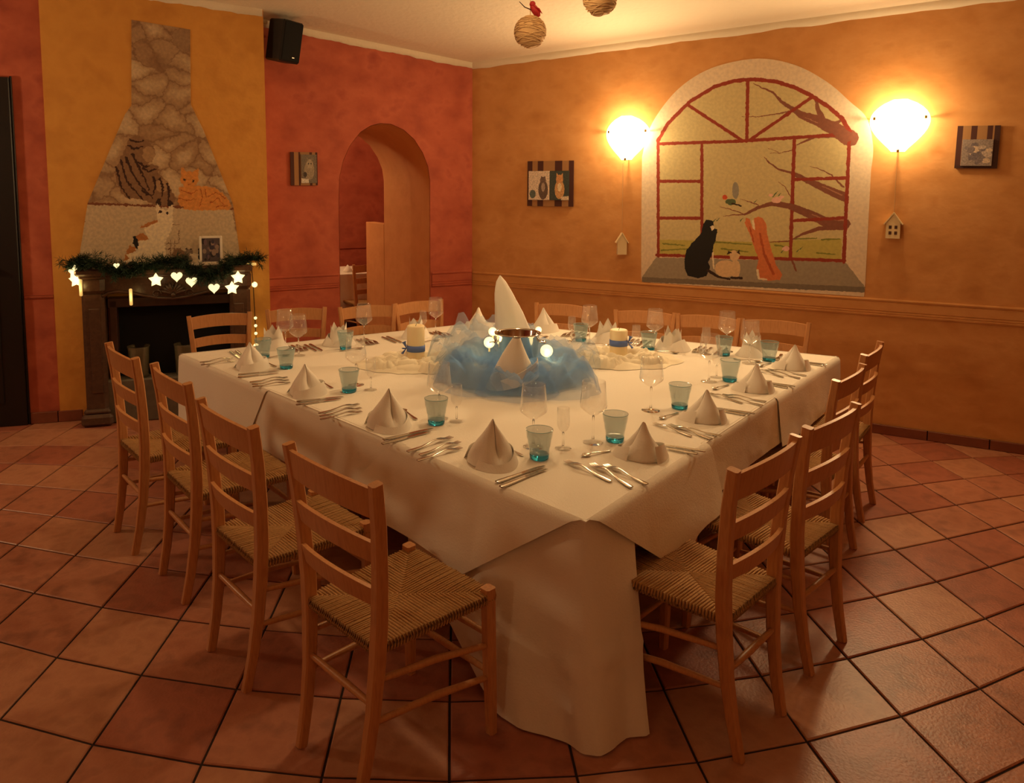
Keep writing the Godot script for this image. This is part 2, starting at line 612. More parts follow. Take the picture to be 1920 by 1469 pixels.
func tile_shape(mm: Mesher, c: Array, gap: float, lift: float) -> void:
	var mid: Vector2 = (c[0] + c[1] + c[2] + c[3]) * 0.25
	var top := []
	var low := []
	for i in 4:
		var v: Vector2 = c[i]
		var e1: Vector2 = (c[(i + 1) % 4] - v).normalized()
		var e2: Vector2 = (c[(i + 3) % 4] - v).normalized()
		var s := absf(e1.cross(e2))
		var w := v + (e1 + e2) * gap / s
		var t := v + (e1 + e2) * (gap + 0.004) / s
		low.append(P(w.x, w.y, -0.006)); top.append(P(t.x, t.y, lift))
	var lip := []
	for i in 4: lip.append(Vector3(low[i].x, lift - 0.003, low[i].z))
	mm.quad(top[0], top[1], top[2], top[3])
	mm.quad(low[3], low[2], low[1], low[0])
	for i in 4:
		var j := (i + 1) % 4
		mm.quad(low[i], low[j], lip[j], lip[i])
		mm.quad(lip[i], lip[j], top[j], top[i])
	mm.close()

func setting() -> void:
	# floor: grout bed with bowed rows of tiles
	var fl := struct("floor", Mesher.new().box(P(0.5, 5.0, -0.056), Vector3(14.0, 0.1, 15.0)).mesh(), M.grout)
	var rest := [Mesher.new(), Mesher.new(), Mesher.new()]
	var n := 0
	for q in range(-2, 13):
		for p in range(-13, 12):
			var c := [floor_grid(p, q), floor_grid(p + 1, q), floor_grid(p + 1, q + 1), floor_grid(p, q + 1)]
			var mid: Vector2 = (c[0] + c[1] + c[2] + c[3]) * 0.25
			if mid.y < 1.35 or absf((c[1] - c[0]).angle_to(c[3] - c[0])) < 0.5: continue
			var k := rng.randi() % 3
			var under := mid.distance_to(Vector2(0.35, 4.1)) < 0.95
			if room_has(mid) and not under and absf(mid.x) < 0.78 * mid.y + 0.3 and mid.y > 1.95 and n < 298:
				var mm := Mesher.new()
				tile_shape(mm, c, 0.0042, rng.randf_range(-0.0006, 0.0006))
				put("tile", mm.mesh(), M["tile%d" % k], fl)
				n += 1
			else:
				tile_shape(rest[k], c, 0.0042, 0.0)
	# the floor behind the viewer and beyond the walls
	for i in 3:
		if rest[i].v.size():
			put("tiles_beyond", rest[i].mesh(), M["tile%d" % i], fl).set_meta("kind", "stuff")
	put("tiles_behind", Mesher.new().box(P(0.5, -0.1, -0.004), Vector3(10.8, 0.007, 3.0)).mesh(), M.tile0, fl).set_meta("kind", "stuff")
	# walls
	wall("wall_right", CORNER, OEND, 0.25, 3.5, M.orange)
	wall("wall_end", OEND, Vector2(5.9, -1.6), 0.2, 3.5, M.orange)
	wall("wall_back", Vector2(5.9, -1.6), Vector2(-4.9, -1.6), 0.2, 3.5, M.orange)
	var left_end := B0 + BDIR * -1.8
	wall("wall_side", Vector2(-4.9, -1.6), left_end, 0.2, 3.5, M.red)
	wall("wall_left", left_end, B0 + BDIR * 0.21, 0.24, 3.5, M.red)
	var bo := Vector2(0.2734, -0.9619) * 0.012
	wall("wall_chimney", B0 + BDIR * 0.21 + bo, B0 + BDIR * 1.735 + bo, 0.25, 3.5, M.yellow)
	# red wall with the arched opening; u runs from (-1.593, 6.185)
	var arch := [Vector2(0.655, 0.0), Vector2(0.655, 1.60), Vector2(0.664, 1.80), Vector2(0.70, 1.945), Vector2(0.76, 2.07), Vector2(0.85, 2.18), Vector2(0.94, 2.238), Vector2(1.03, 2.262), Vector2(1.13, 2.258), Vector2(1.24, 2.215), Vector2(1.34, 2.135), Vector2(1.42, 2.02), Vector2(1.47, 1.90), Vector2(1.487, 1.78), Vector2(1.482, 0.0)]
	var pl := PackedVector2Array([Vector2(-0.6, 0.0)])
	for a in arch: pl.append(a)
	for a in [Vector2(1.9015, 0.0), Vector2(1.9015, 3.4), Vector2(-0.6, 3.4)]: pl.append(a)
	var xf := frame_of(on_red, 0.0, 0.0)
	struct("wall_arch", Mesher.new().prism(pl, -0.22, 0.0, xf).mesh(), M.red)
	# lining of the deep passage behind the arch
	var ln := Mesher.new()
	for i in arch.size() - 1:
		var a: Vector2 = arch[i]; var b: Vector2 = arch[i + 1]
		var m2 := (a + b) * 0.5
		var o := (b - a).orthogonal().normalized()
		if o.dot(m2 - Vector2(1.07, 1.2)) < 0: o = -o
		var A := xf * Vector3(a.x, a.y, -0.004); var B := xf * Vector3(b.x, b.y, -0.004); var C := xf * Vector3(b.x, b.y, -1.18); var D := xf * Vector3(a.x, a.y, -1.18)
		ln.quad(A, B, C, D, 3)
	ln.open(Vector3.DOWN)
	var lining := Mesher.new()
	var inner := PackedVector2Array()
	var outer := PackedVector2Array()
	for a in arch:
		inner.append(a + Vector2(0.0, 0.0))
		var w: Vector2 = a - Vector2(1.07, 1.2)
		outer.append(Vector2(1.07 + w.x * 1.4, 1.2 + w.y * 1.3 if a.y > 0.1 else 0.0))
	var ring := inner.duplicate()
	for i in range(outer.size() - 1, -1, -1): ring.append(outer[i])
	lining.prism(ring, -1.18, -0.222, xf)
	struct("wall_passage", lining.mesh(), M.tan)
	var skin := Mesher.new()
	for i in arch.size() - 1:
		var a: Vector2 = arch[i]; var b: Vector2 = arch[i + 1]
		var ca := a + (Vector2(1.07, minf(a.y, 1.5)) - a).normalized() * 0.004
		var cb := b + (Vector2(1.07, minf(b.y, 1.5)) - b).normalized() * 0.004
		var r := 3 if a.y > 1.5 else 4
		skin.quad(xf * Vector3(ca.x, ca.y, -0.003), xf * Vector3(cb.x, cb.y, -0.003), xf * Vector3(cb.x, cb.y, -1.17), xf * Vector3(ca.x, ca.y, -1.17), r)
	skin.open(Vector3.DOWN)
	struct("trim_passage", skin.mesh(), M.tan)
	struct("wall_partition", Mesher.new().box(xf * Vector3(1.535, 0.67, -1.47), Vector3(0.1, 1.34, 0.56), 0.004, xf.basis).mesh(), M.tan)
	# ceiling: gently sloping, level nearer the viewer
	var rows := []
	for i in 15:
		var row := []
		for k in 15:
			var x := lerpf(-5.1, 6.1, k / 14.0)
			var d := lerpf(-1.8, 7.6, i / 14.0)
			row.append(P(x, d, ceil_y(x, d)))
		rows.append(row)
	struct("ceiling", Mesher.new().slab(rows, Vector3(0, -0.12, 0), 5).mesh(), M.ceiling)
	# wavy white cove where the ceiling paint runs down onto the walls
	var coves := [[on_red, 0.02, 1.90, "trim_cove_red"], [on_orange, 0.005, 5.0, "trim_cove_orange"], [on_breast, 0.215, 1.73, "trim_cove_chimney"]]
	for cv in coves:
		var up := []
		var lo := []
		var cnt := 60
		for i in cnt + 1:
			var u: float = lerpf(cv[1], cv[2], float(i) / cnt)
			var q: Vector3 = cv[0].call(u, 0.0)
			var cy := ceil_y(q.x, -q.z)
			var h := 0.05 + 0.012 * fn.get_noise_1d(u * 3.0) + 0.006 * fn.get_noise_1d(u * 17.0 + 40.0)
			if u > 1.9 and u < 2.8: h += 0.0
			up.append(cv[0].call(u, cy + 0.03, 0.018)); lo.append(cv[0].call(u, cy - h, 0.013))
		var mid := []
		for i in cnt + 1: mid.append((up[i] + lo[i]) * 0.5 + (cv[0].call(0.0, 0.0, 0.006) - cv[0].call(0.0, 0.0, 0.0)))
		var back := []
		for i in cnt + 1: back.append(lo[i] - (cv[0].call(0.0, 0.0, 0.013) - cv[0].call(0.0, 0.0, 0.0)))
		var mm := Mesher.new()
		mm.sheet([back, lo, mid, up], cv[0].call(0.0, 0.0, 1.0) - cv[0].call(0.0, 0.0, 0.0), 6)
		struct(cv[3], mm.mesh(), M.cove)
	# chair rails: a raised frieze with ridges
	rail("trim_rail_orange", on_orange, 0.012, 5.2, 0.836, 0.956, M.orange)
	rail("trim_rail_red", on_red, 0.015, 0.645, 0.885, 1.0, M.red)
	rail("trim_rail_red_corner", on_red, 1.50, 1.895, 0.84, 0.97, M.red)
	rail("trim_rail_left", on_breast, 0.015, 0.205, 0.925, 0.95, M.red)
	# skirting of short tiles
	skirting("baseboard_right", on_orange, 0.02, 5.2, 0.066, 0.352, 0.06)
	skirting("baseboard_left", on_breast, 0.012, 0.365, 0.082, 0.185, 0.0)
	skirting("baseboard_chimney", on_breast, 1.575, 1.73, 0.082, 0.15, 0.0)
	skirting("baseboard_arch", on_red, -0.3, 0.65, 0.07, 0.33, 0.0)

func rail(called: String, fn2: Callable, u0: float, u1: float, y0: float, y1: float, m: Material) -> void:
	var h := y1 - y0
	var prof := [[0.0, 0.0], [0.0, 0.009], [0.09, 0.010], [0.11, 0.004], [0.14, 0.004], [0.16, 0.008], [0.24, 0.008], [0.26, 0.003], [0.29, 0.003], [0.31, 0.008], [0.78, 0.008], [0.80, 0.003], [0.83, 0.003], [0.85, 0.009], [0.93, 0.011], [1.0, 0.008], [1.0, 0.0]]
	var rows := []
	for p in prof:
		rows.append([fn2.call(u0, y0 + h * p[0], p[1]), fn2.call(u1, y0 + h * p[0], p[1])])
	var mm := Mesher.new()
	mm.sheet(rows, fn2.call(0.0, 0.0, 1.0) - fn2.call(0.0, 0.0, 0.0), -1)
	struct(called, mm.mesh(), m)

func skirting(called: String, fn2: Callable, u0: float, u1: float, h: float, step: float, phase: float) -> void:
	var xf := frame_of(fn2, 0.0, 0.0)
	var s := struct(called, Mesher.new().box(xf * Vector3((u0 + u1) * 0.5, h * 0.5, 0.005), Vector3(u1 - u0, h, 0.006), 0.0, xf.basis).mesh(), M.grout)
	var u := u0 + phase
	while u < u1 - 0.01:
		var w := minf(step, u1 - u)
		put("tile", Mesher.new().box(Vector3.ZERO, Vector3(w - 0.006, h, 0.012), 0.003).mesh(), M.skirting, s, Transform3D(xf.basis, xf * Vector3(u + w * 0.5, h * 0.5 + 0.001, 0.013)))
		u += w


# ------------------------------------------------------------------ lamps
func sconce(fn2: Callable, u: float, y: float, label: String, face: float, e: float) -> void:
	var xf := frame_of(fn2, u, y)
	var t := thing("wall_sconce", label, "wall lamp", xf.origin, 0.0, "glass wall sconces")
	t.basis = xf.basis
	# curved shield like a rounded triangle, point down
	var rows := []
	for i in 15:
		var v := i / 14.0
		var row := []
		var half := 0.178 * pow(sin(PI * clampf(0.03 + 0.94 * pow(v, 1.35), 0.0, 1.0)), 0.62)
		for k in 11:
			var a := -1.0 + 2.0 * k / 10.0
			row.append(Vector3(a * half, -0.18 + 0.345 * v, 0.095 - 0.05 * a * a * half / 0.178 - 0.02 * pow(1.0 - v, 2.0)))
		rows.append(row)
	put("glass_shield", Mesher.new().slab(rows, Vector3(0, 0, 0.006), 4).mesh(), M.sconce, t)
	put("back_plate", Mesher.new().lathe([Vector2(0, 0), Vector2(0.05, 0), Vector2(0.05, 0.008), Vector2(0.04, 0.014), Vector2(0, 0.014)], 20, Vector3.ZERO, 2, Basis(Vector3.RIGHT, Vector3(0, 0, 1), Vector3.DOWN)).mesh(), M.brass, t)
	put("lamp_holder", Mesher.new().tube([Vector3(0, -0.05, 0.01), Vector3(0, -0.05, 0.05), Vector3(0, -0.02, 0.055)], 0.012, 8).mesh(), M.brass, t)
	put("bulb", Mesher.new().lathe([Vector2(0, -0.02), Vector2(0.012, -0.018), Vector2(0.014, 0.0), Vector2(0.02, 0.03), Vector2(0.014, 0.055), Vector2(0, 0.062)], 12, Vector3(0, 0, 0.05)).mesh(), M.sconce, t)
	for c in [Vector3(-0.15, 0.045, 0.0), Vector3(0.15, 0.045, 0.0), Vector3(0.0, -0.175, 0.0)]:
		var zz := 0.05 if absf(c.x) > 0.1 else 0.08
		put("clip", Mesher.new().tube([Vector3(c.x * 0.8, c.y, 0.004), Vector3(c.x * 1.02, c.y, zz * 0.6), Vector3(c.x * 1.02, c.y, zz + 0.012)], 0.005, 6).box(Vector3(c.x, c.y, zz + 0.014), Vector3(0.016, 0.02, 0.008), 0.002).mesh(), M.brass, t)
	var l := OmniLight3D.new()
	l.name = "sconce_light"
	l.light_color = LC
	l.light_energy = e
	l.omni_range = 14.0
	l.omni_attenuation = 2.0
	l.light_size = 0.03
	l.shadow_enabled = true
	t.add_child(l, true)
	l.position = Vector3(0, 0.03, 0.135)
	var a := AreaLight3D.new()
	a.name = "sconce_face_light"
	a.light_color = LC
	a.area_size = Vector2(0.24, 0.24)
	a.area_normalize_energy = true
	a.light_energy = face
	a.area_range = 14.0
	a.shadow_enabled = true
	t.add_child(a, true)
	a.position = Vector3(0, 0.0, 0.125)
	a.rotation.y = PI

func on_side(u: float, y: float, off := 0.0) -> Vector3:
	return P(-4.9 + off, -1.6 + u, y)

func on_back(u: float, y: float, off := 0.0) -> Vector3:
	return P(5.9 - u, -1.6 + off, y)

func on_end(u: float, y: float, off := 0.0) -> Vector3:
	return P(5.9 - off, 3.55 - u, y)

func lamps() -> void:
	sconce(on_orange, 1.449, 2.12, "glowing glass wall lamp on the left shoulder of the painted window", 4.1, 0.7)
	sconce(on_orange, 3.331, 2.145, "glowing glass wall lamp on the right of the painted window", 4.1, 0.7)
	# unseen wall lamps out of view, placed to light the cloth and chairs
	sconce(on_side, 5.6, 2.1, "unseen wall lamp on the red side wall, lighting the table from the left", 5.0, 0.2)
	sconce(on_back, 7.6, 2.1, "unseen left wall lamp behind the viewer, lighting the left chair backs", 0.5, 0.08)
	sconce(on_back, 3.8, 2.1, "unseen right wall lamp behind the viewer, dimly lighting the foreground", 0.1, 0.03)
	unseen_ceiling_lamp(Vector2(0.25, 3.95), ceil_y(0.25, 3.95), 1.55, 0.5, 0.12, "unseen round ceiling lamp above the table, out of view, lighting the table top")  # unseen lamp over the table, placed to brighten the table top

func unseen_ceiling_lamp(at: Vector2, y: float, spot: float, omni: float, up: float, label: String) -> void:  # lamp out of view, placed to light what lies below and around it
	var t := thing("unseen_ceiling_lamp", label, "unseen ceiling lamp", P(at.x, at.y, y))
	put("canopy", Mesher.new().lathe([Vector2(0, -0.03), Vector2(0.05, -0.03), Vector2(0.06, 0.0), Vector2(0, 0.0)], 20).mesh(), M.brass, t)
	put("rod", Mesher.new().tube([Vector3(0, -0.03, 0), Vector3(0, -0.2, 0)], [0.006, 0.006], 8).mesh(), M.brass, t)
	put("bowl", Mesher.new().lathe([Vector2(0, -0.34), Vector2(0.10, -0.325), Vector2(0.17, -0.27), Vector2(0.19, -0.21), Vector2(0.184, -0.21), Vector2(0.165, -0.265), Vector2(0.097, -0.318), Vector2(0, -0.333)], 28).mesh(), M.sconce, t)
	var l := SpotLight3D.new()
	l.name = "unseen_ceiling_light"
	l.light_color = LC
	l.light_energy = spot
	l.spot_range = 14.0
	l.spot_attenuation = 2.0
	l.spot_angle = 54.0
	l.spot_angle_attenuation = 0.35
	l.rotation_degrees.x = -90
	l.light_size = 0.12
	l.shadow_enabled = true
	t.add_child(l, true)
	l.position = Vector3(0, -0.50, 0)
	var w := OmniLight3D.new()
	w.name = "unseen_ceiling_light"
	w.light_color = LC
	w.light_energy = omni
	w.omni_range = 14.0
	w.omni_attenuation = 2.0
	w.light_size = 0.1
	w.shadow_enabled = true
	t.add_child(w, true)
	w.position = Vector3(0, -0.48, 0)
	var u := OmniLight3D.new()
	u.name = "unseen_ceiling_light"
	u.light_color = LC
	u.light_energy = up
	u.omni_range = 14.0
	u.omni_attenuation = 2.0
	u.light_size = 0.05
	u.shadow_enabled = true
	t.add_child(u, true)
	u.position = Vector3(0, -0.14, 0.03)

func small_light(t: Node3D, at: Vector3, e: float, col := Color(1.0, 0.84, 0.5)) -> void:
	var l := OmniLight3D.new()
	l.name = "fairy_light"
	l.light_color = col
	l.light_energy = e
	l.omni_range = 6.0
	l.omni_attenuation = 2.0
	l.light_size = 0.02
	l.shadow_enabled = true
	t.add_child(l, true)
	l.position = at
# ------------------------------------------------------------------ fireplace and its dressing
func fireplace() -> void:
	var xf := frame_of(on_breast, 0.0, 0.0, 0.012)
	var t := thing("fireplace", "brown marble fireplace surround with carved shell lintel against the yellow wall", "fireplace", xf.origin)
	t.basis = xf.basis
	# hearth, firebox and inner frame
	put("hearth", Mesher.new().box(Vector3(1.0, 0.16, 0.075), Vector3(0.9, 0.32, 0.15), 0.01).mesh(), M.hearth, t)
	put("firebox", Mesher.new().box(Vector3(1.03, 0.62, 0.006), Vector3(0.86, 0.6, 0.01)).mesh(), M.firebox_black, t)  # flat near-black plate filling the firebox opening
	put("inner_frame", Mesher.new().box(Vector3(0.615, 0.6, 0.05), Vector3(0.05, 0.6, 0.10), 0.004).box(Vector3(1.455, 0.6, 0.05), Vector3(0.05, 0.6, 0.10), 0.004).box(Vector3(1.03, 0.885, 0.05), Vector3(0.9, 0.07, 0.10), 0.004).mesh(), M.marble_dark, t)
	# jambs: shaft with rounded shoulder and a moulded base
	for u in [0.495, 1.51]:
		var j := put("jamb", Mesher.new().box(Vector3(u, 0.53, 0.09), Vector3(0.15, 0.9, 0.18), 0.025).mesh(), M.marble, t)
		put("panel", Mesher.new().box(Vector3(u + (0.01 if u < 1 else -0.01), 0.55, 0.182), Vector3(0.075, 0.62, 0.012), 0.005).mesh(), M.marble, j)
		put("plinth", Mesher.new().box(Vector3(u, 0.045, 0.105), Vector3(0.215, 0.09, 0.23), 0.022).box(Vector3(u, 0.105, 0.1), Vector3(0.18, 0.04, 0.2), 0.015).mesh(), M.marble, j)
		put("capital", Mesher.new().box(Vector3(u, 1.03, 0.1), Vector3(0.17, 0.14, 0.2), 0.03).mesh(), M.marble, j)
	# lintel with a serpentine lower edge
	var low := [[0.56, 0.945], [0.60, 0.968], [0.66, 0.978], [0.74, 0.968], [0.84, 0.940], [0.94, 0.918], [1.03, 0.912], [1.12, 0.918], [1.22, 0.940], [1.32, 0.966], [1.39, 0.976], [1.44, 0.968], [1.47, 0.945]]
	var pl := PackedVector2Array()
	for p in low: pl.append(Vector2(p[0], p[1]))
	pl.append(Vector2(1.47, 1.13)); pl.append(Vector2(0.56, 1.13))
	var li := put("lintel", Mesher.new().prism(pl, 0.02, 0.16).mesh(), M.marble, t)
	var bead := []
	for p in low: bead.append(Vector3(p[0], p[1], 0.162))
	put("bead", Mesher.new().tube(bead, 0.012, 8).mesh(), M.marble, li)
	# carved shell with scrolls
	var sh := Mesher.new()
	for k in 9:
		var a := lerpf(-1.25, 1.25, k / 8.0)
		var d := Vector3(sin(a), cos(a), 0.0)
		var c := Vector3(1.04, 0.945, 0.165)
		sh.tube([c, c + d * 0.035 + Vector3(0, 0, 0.016), c + d * 0.075 + Vector3(0, 0, 0.012), c + d * 0.092], [0.006, 0.012, 0.013, 0.004], 6)
	sh.lathe([Vector2(0, -0.02), Vector2(0.014, -0.014), Vector2(0.02, 0), Vector2(0.014, 0.014), Vector2(0, 0.02)], 10, Vector3(1.04, 0.94, 0.176))
	put("shell", sh.mesh(), M.marble, li)
	for s in [-1.0, 1.0]:
		var sc := []
		var rr := []
		for k in 16:
			var a := k / 15.0 * TAU * 1.15
			var r := 0.034 * (1.0 - k / 20.0)
			sc.append(Vector3(1.04 + s * (0.115 - r * cos(a)), 0.95 + r * sin(a), 0.172))
			rr.append(0.008 - 0.0003 * k)
		put("scroll", Mesher.new().tube(sc, rr, 6).mesh(), M.marble, li)
	put("mantel_shelf", Mesher.new().box(Vector3(1.0, 1.125, 0.125), Vector3(1.21, 0.05, 0.25), 0.014).box(Vector3(1.0, 1.09, 0.11), Vector3(1.17, 0.03, 0.22), 0.01).mesh(), M.marble, t)
	# glass vases on the hearth
	for k in 2:
		var v := thing("vase", ["wide glass vase on the hearth, left one behind the farthest chair", "wide glass vase on the hearth, right one behind the table corner"][k], "vase", xf * Vector3([0.775, 1.10][k], 0.321, 0.075), 0.0, "glass vases on the hearth")
		put("body", Mesher.new().lathe([Vector2(0, 0), Vector2(0.062, 0), Vector2(0.068, 0.01), Vector2(0.076, 0.215), Vector2(0.079, 0.232), Vector2(0.074, 0.232), Vector2(0.071, 0.215), Vector2(0.063, 0.018), Vector2(0, 0.014)], 28).mesh(), M.vasepane, v)
		put("rim", Mesher.new().tube(range(25).map(func(i): return Vector3(0.0775 * cos(TAU * i / 24.0), 0.232, 0.0775 * sin(TAU * i / 24.0))), range(25).map(func(_i): return 0.003), 6).mesh(), M.stem, v)
	# painted chimney hood on the wall
	var W := 760
	var H := 1172
	var im := Image.create(W, H, false, Image.FORMAT_RGB8)
	var cell := FastNoiseLite.new()
	cell.noise_type = FastNoiseLite.TYPE_CELLULAR
	cell.seed = 21
	cell.frequency = 0.0088
	cell.cellular_return_type = FastNoiseLite.RETURN_DISTANCE2_SUB
	cell.cellular_jitter = 1.1
	cell.fractal_type = FastNoiseLite.FRACTAL_NONE
	var tone := cell.duplicate()
	tone.cellular_return_type = FastNoiseLite.RETURN_CELL_VALUE
	var dis := FastNoiseLite.new()
	dis.frequency = 0.01
	dis.seed = 5
	for y in H:
		for x in W:
			var wx := x * 0.9 + 26.0 * dis.get_noise_2d(x, y)
			var wy := y * 1.15 + 26.0 * dis.get_noise_2d(x + 900, y)
			var e: float = cell.get_noise_2d(wx, wy) + 1.0        # 0 on joints
			var tv: float = tone.get_noise_2d(wx, wy)
			var c := Color8(200, 174, 138).lerp(Color8(168, 134, 100), 0.5 + 0.5 * tv)
			c = c.lerp(Color8(222, 200, 164), clampf((e - 0.25) * 1.6, 0.0, 0.6))
			c = c.lerp(Color8(112, 80, 58), clampf(1.0 - e / 0.09, 0.0, 1.0) * 0.62)
			c = c.lerp(Color8(150, 112, 82), clampf(1.0 - e / 0.30, 0.0, 1.0) * 0.35)
			im.set_pixel(x, y, c)
	paint_hood(im)
	brush(im, 7.0, 0.05)
	mottle(im, 0.10, 0.05, 0.2)
	var hm := print_mat("hood_print", im, 0.85)
	var ol := [[0.811, 2.929], [1.211, 2.882], [1.197, 2.339], [1.282, 2.148], [1.478, 1.596], [1.525, 1.148], [0.377, 1.148], [0.464, 1.611], [0.622, 1.982], [0.741, 2.254], [0.787, 2.32]]
	var o := painted(frame_of(on_breast, 0.0, 0.0, 0.0125), ol, 0.36, 1.54, 1.13, 2.95, hm, "hood_painting")
	tag(o, "painted stone chimney hood with a tabby, a ginger and a calico cat", "wall painting")
	# white photo frame on the shelf
	var pf := thing("photo_frame", "small white photo frame standing among the garland on the mantel", "photo frame", xf * Vector3(1.31, 1.152, 0.10))
	pf.basis = xf.basis * Basis(Vector3.RIGHT, -0.08)
	var fr := Mesher.new()
	fr.box(Vector3(-0.073, 0.105, 0), Vector3(0.018, 0.21, 0.014), 0.003).box(Vector3(0.073, 0.105, 0), Vector3(0.018, 0.21, 0.014), 0.003).box(Vector3(0, 0.009, 0), Vector3(0.128, 0.018, 0.014), 0.003).box(Vector3(0, 0.201, 0), Vector3(0.128, 0.018, 0.014), 0.003)
	put("frame", fr.mesh(), M.paperwhite, pf)
	var ph := Image.create(96, 128, false, Image.FORMAT_RGB8)
	ph.fill(Color8(88, 78, 82))
	for k in 26: blot(ph, rng.randf_range(80, 920), rng.randf_range(80, 920), rng.randf_range(50, 150), rng.randf_range(50, 150), [Color8(40, 36, 46), Color8(150, 130, 120), Color8(110, 90, 100), Color8(60, 56, 74)][k % 4])
	put("photo", flat_print(0.13, 0.175), print_mat("photo_print", ph, 0.4), pf, Transform3D(Basis(), Vector3(0, 0.105, 0.001)))
	put("foot", Mesher.new().box(Vector3(0, 0.06, -0.03), Vector3(0.03, 0.12, 0.006), 0.001, Basis(Vector3.RIGHT, 0.35)).mesh(), M.paperwhite, pf)
	var cd := thing("card", "cream card lying on the mantel below the white photo frame", "card", xf * Vector3(1.26, 1.152, 0.20))
	cd.basis = xf.basis
	put("sheet", Mesher.new().box(Vector3(0, 0.008, 0), Vector3(0.22, 0.014, 0.06), 0.003).mesh(), M.paperwhite, cd)
	garland(xf)
	# standing string of bulbs right of the fireplace
	var sg := thing("light_string", "vertical string of glowing bulbs beside the right jamb of the fireplace", "string lights", xf * Vector3(1.62, 0.0, 0.05))
	sg.basis = xf.basis
	put("wire", Mesher.new().tube([Vector3(0, 0.0, 0), Vector3(0.01, 0.3, 0.0), Vector3(0.0, 0.6, 0.01), Vector3(-0.01, 0.98, 0.02), Vector3(-0.02, 1.12, 0.03)], 0.0035, 6).mesh(), M.twig, sg)
	for p in [[0.98, 0.022], [0.72, 0.012], [0.66, 0.012], [0.60, 0.012], [0.50, 0.022], [0.22, 0.016]]:
		put("bulb", Mesher.new().lathe(ball(p[1]), 14, Vector3(0.0, p[0], 0.012)).mesh(), M.fairy, sg)
	small_light(sg, Vector3(0.0, 0.98, 0.06), 0.006)
	small_light(sg, Vector3(0.0, 0.55, 0.06), 0.008)

func ball(r: float, n := 8) -> Array:
	var o := []
	for i in n + 1:
		var a := PI * i / n
		o.append(Vector2(maxf(0.0, r * sin(a)), -r * cos(a)))
	return o

func blot(im: Image, cx: float, cy: float, rx: float, ry: float, col: Color) -> void:
	var pts := []
	for k in 14: pts += [cx + rx * cos(TAU * k / 14), cy + ry * sin(TAU * k / 14)]
	poly(im, pts, col)

func flat_print(w: float, h: float) -> ArrayMesh:
	var m := Mesher.new()
	m.quv(Vector3(-w / 2, h / 2, 0.004), Vector3(w / 2, h / 2, 0.004), Vector3(w / 2, -h / 2, 0.004), Vector3(-w / 2, -h / 2, 0.004), Vector2(0, 0), Vector2(1, 0), Vector2(1, 1), Vector2(0, 1))
	m.s = m.v.size()
	m.box(Vector3(0, 0, 0), Vector3(w, h, 0.006))
	return m.mesh()

# a thin painted panel whose outline is given in wall coordinates
func painted(xf: Transform3D, ol: Array, u0: float, u1: float, y0: float, y1: float, m: Material, called: String) -> MeshInstance3D:
	var pl := PackedVector2Array()
	for p in ol: pl.append(Vector2(p[0], p[1]))
	if called == "window_mural": pl = smooth_path(pl, 5, 3, 14)
	var idx := Geometry2D.triangulate_polygon(pl)
	var mm := Mesher.new()
	mm.uv = true
	var uvf := func(q: Vector2) -> Vector2: return Vector2((q.x - u0) / (u1 - u0), (y1 - q.y) / (y1 - y0))
	var fx := func(q: Vector2, z: float) -> Vector3: return xf * Vector3(q.x, q.y, z)
	for i in range(0, idx.size(), 3):
		var a := pl[idx[i]]; var b := pl[idx[i + 1]]; var c := pl[idx[i + 2]]
		mm.tri(fx.call(a, 0.003), fx.call(b, 0.003), fx.call(c, 0.003), -1, uvf.call(a), uvf.call(b), uvf.call(c))
	mm.open(xf.basis.z)
	for i in pl.size():
		var a := pl[i]; var b := pl[(i + 1) % pl.size()]
		mm.quv(fx.call(a, 0.003), fx.call(b, 0.003), fx.call(b, 0.0), fx.call(a, 0.0), uvf.call(a), uvf.call(b), uvf.call(b), uvf.call(a))
	mm.s = mm.v.size()
	return put(called, mm.mesh(), m)

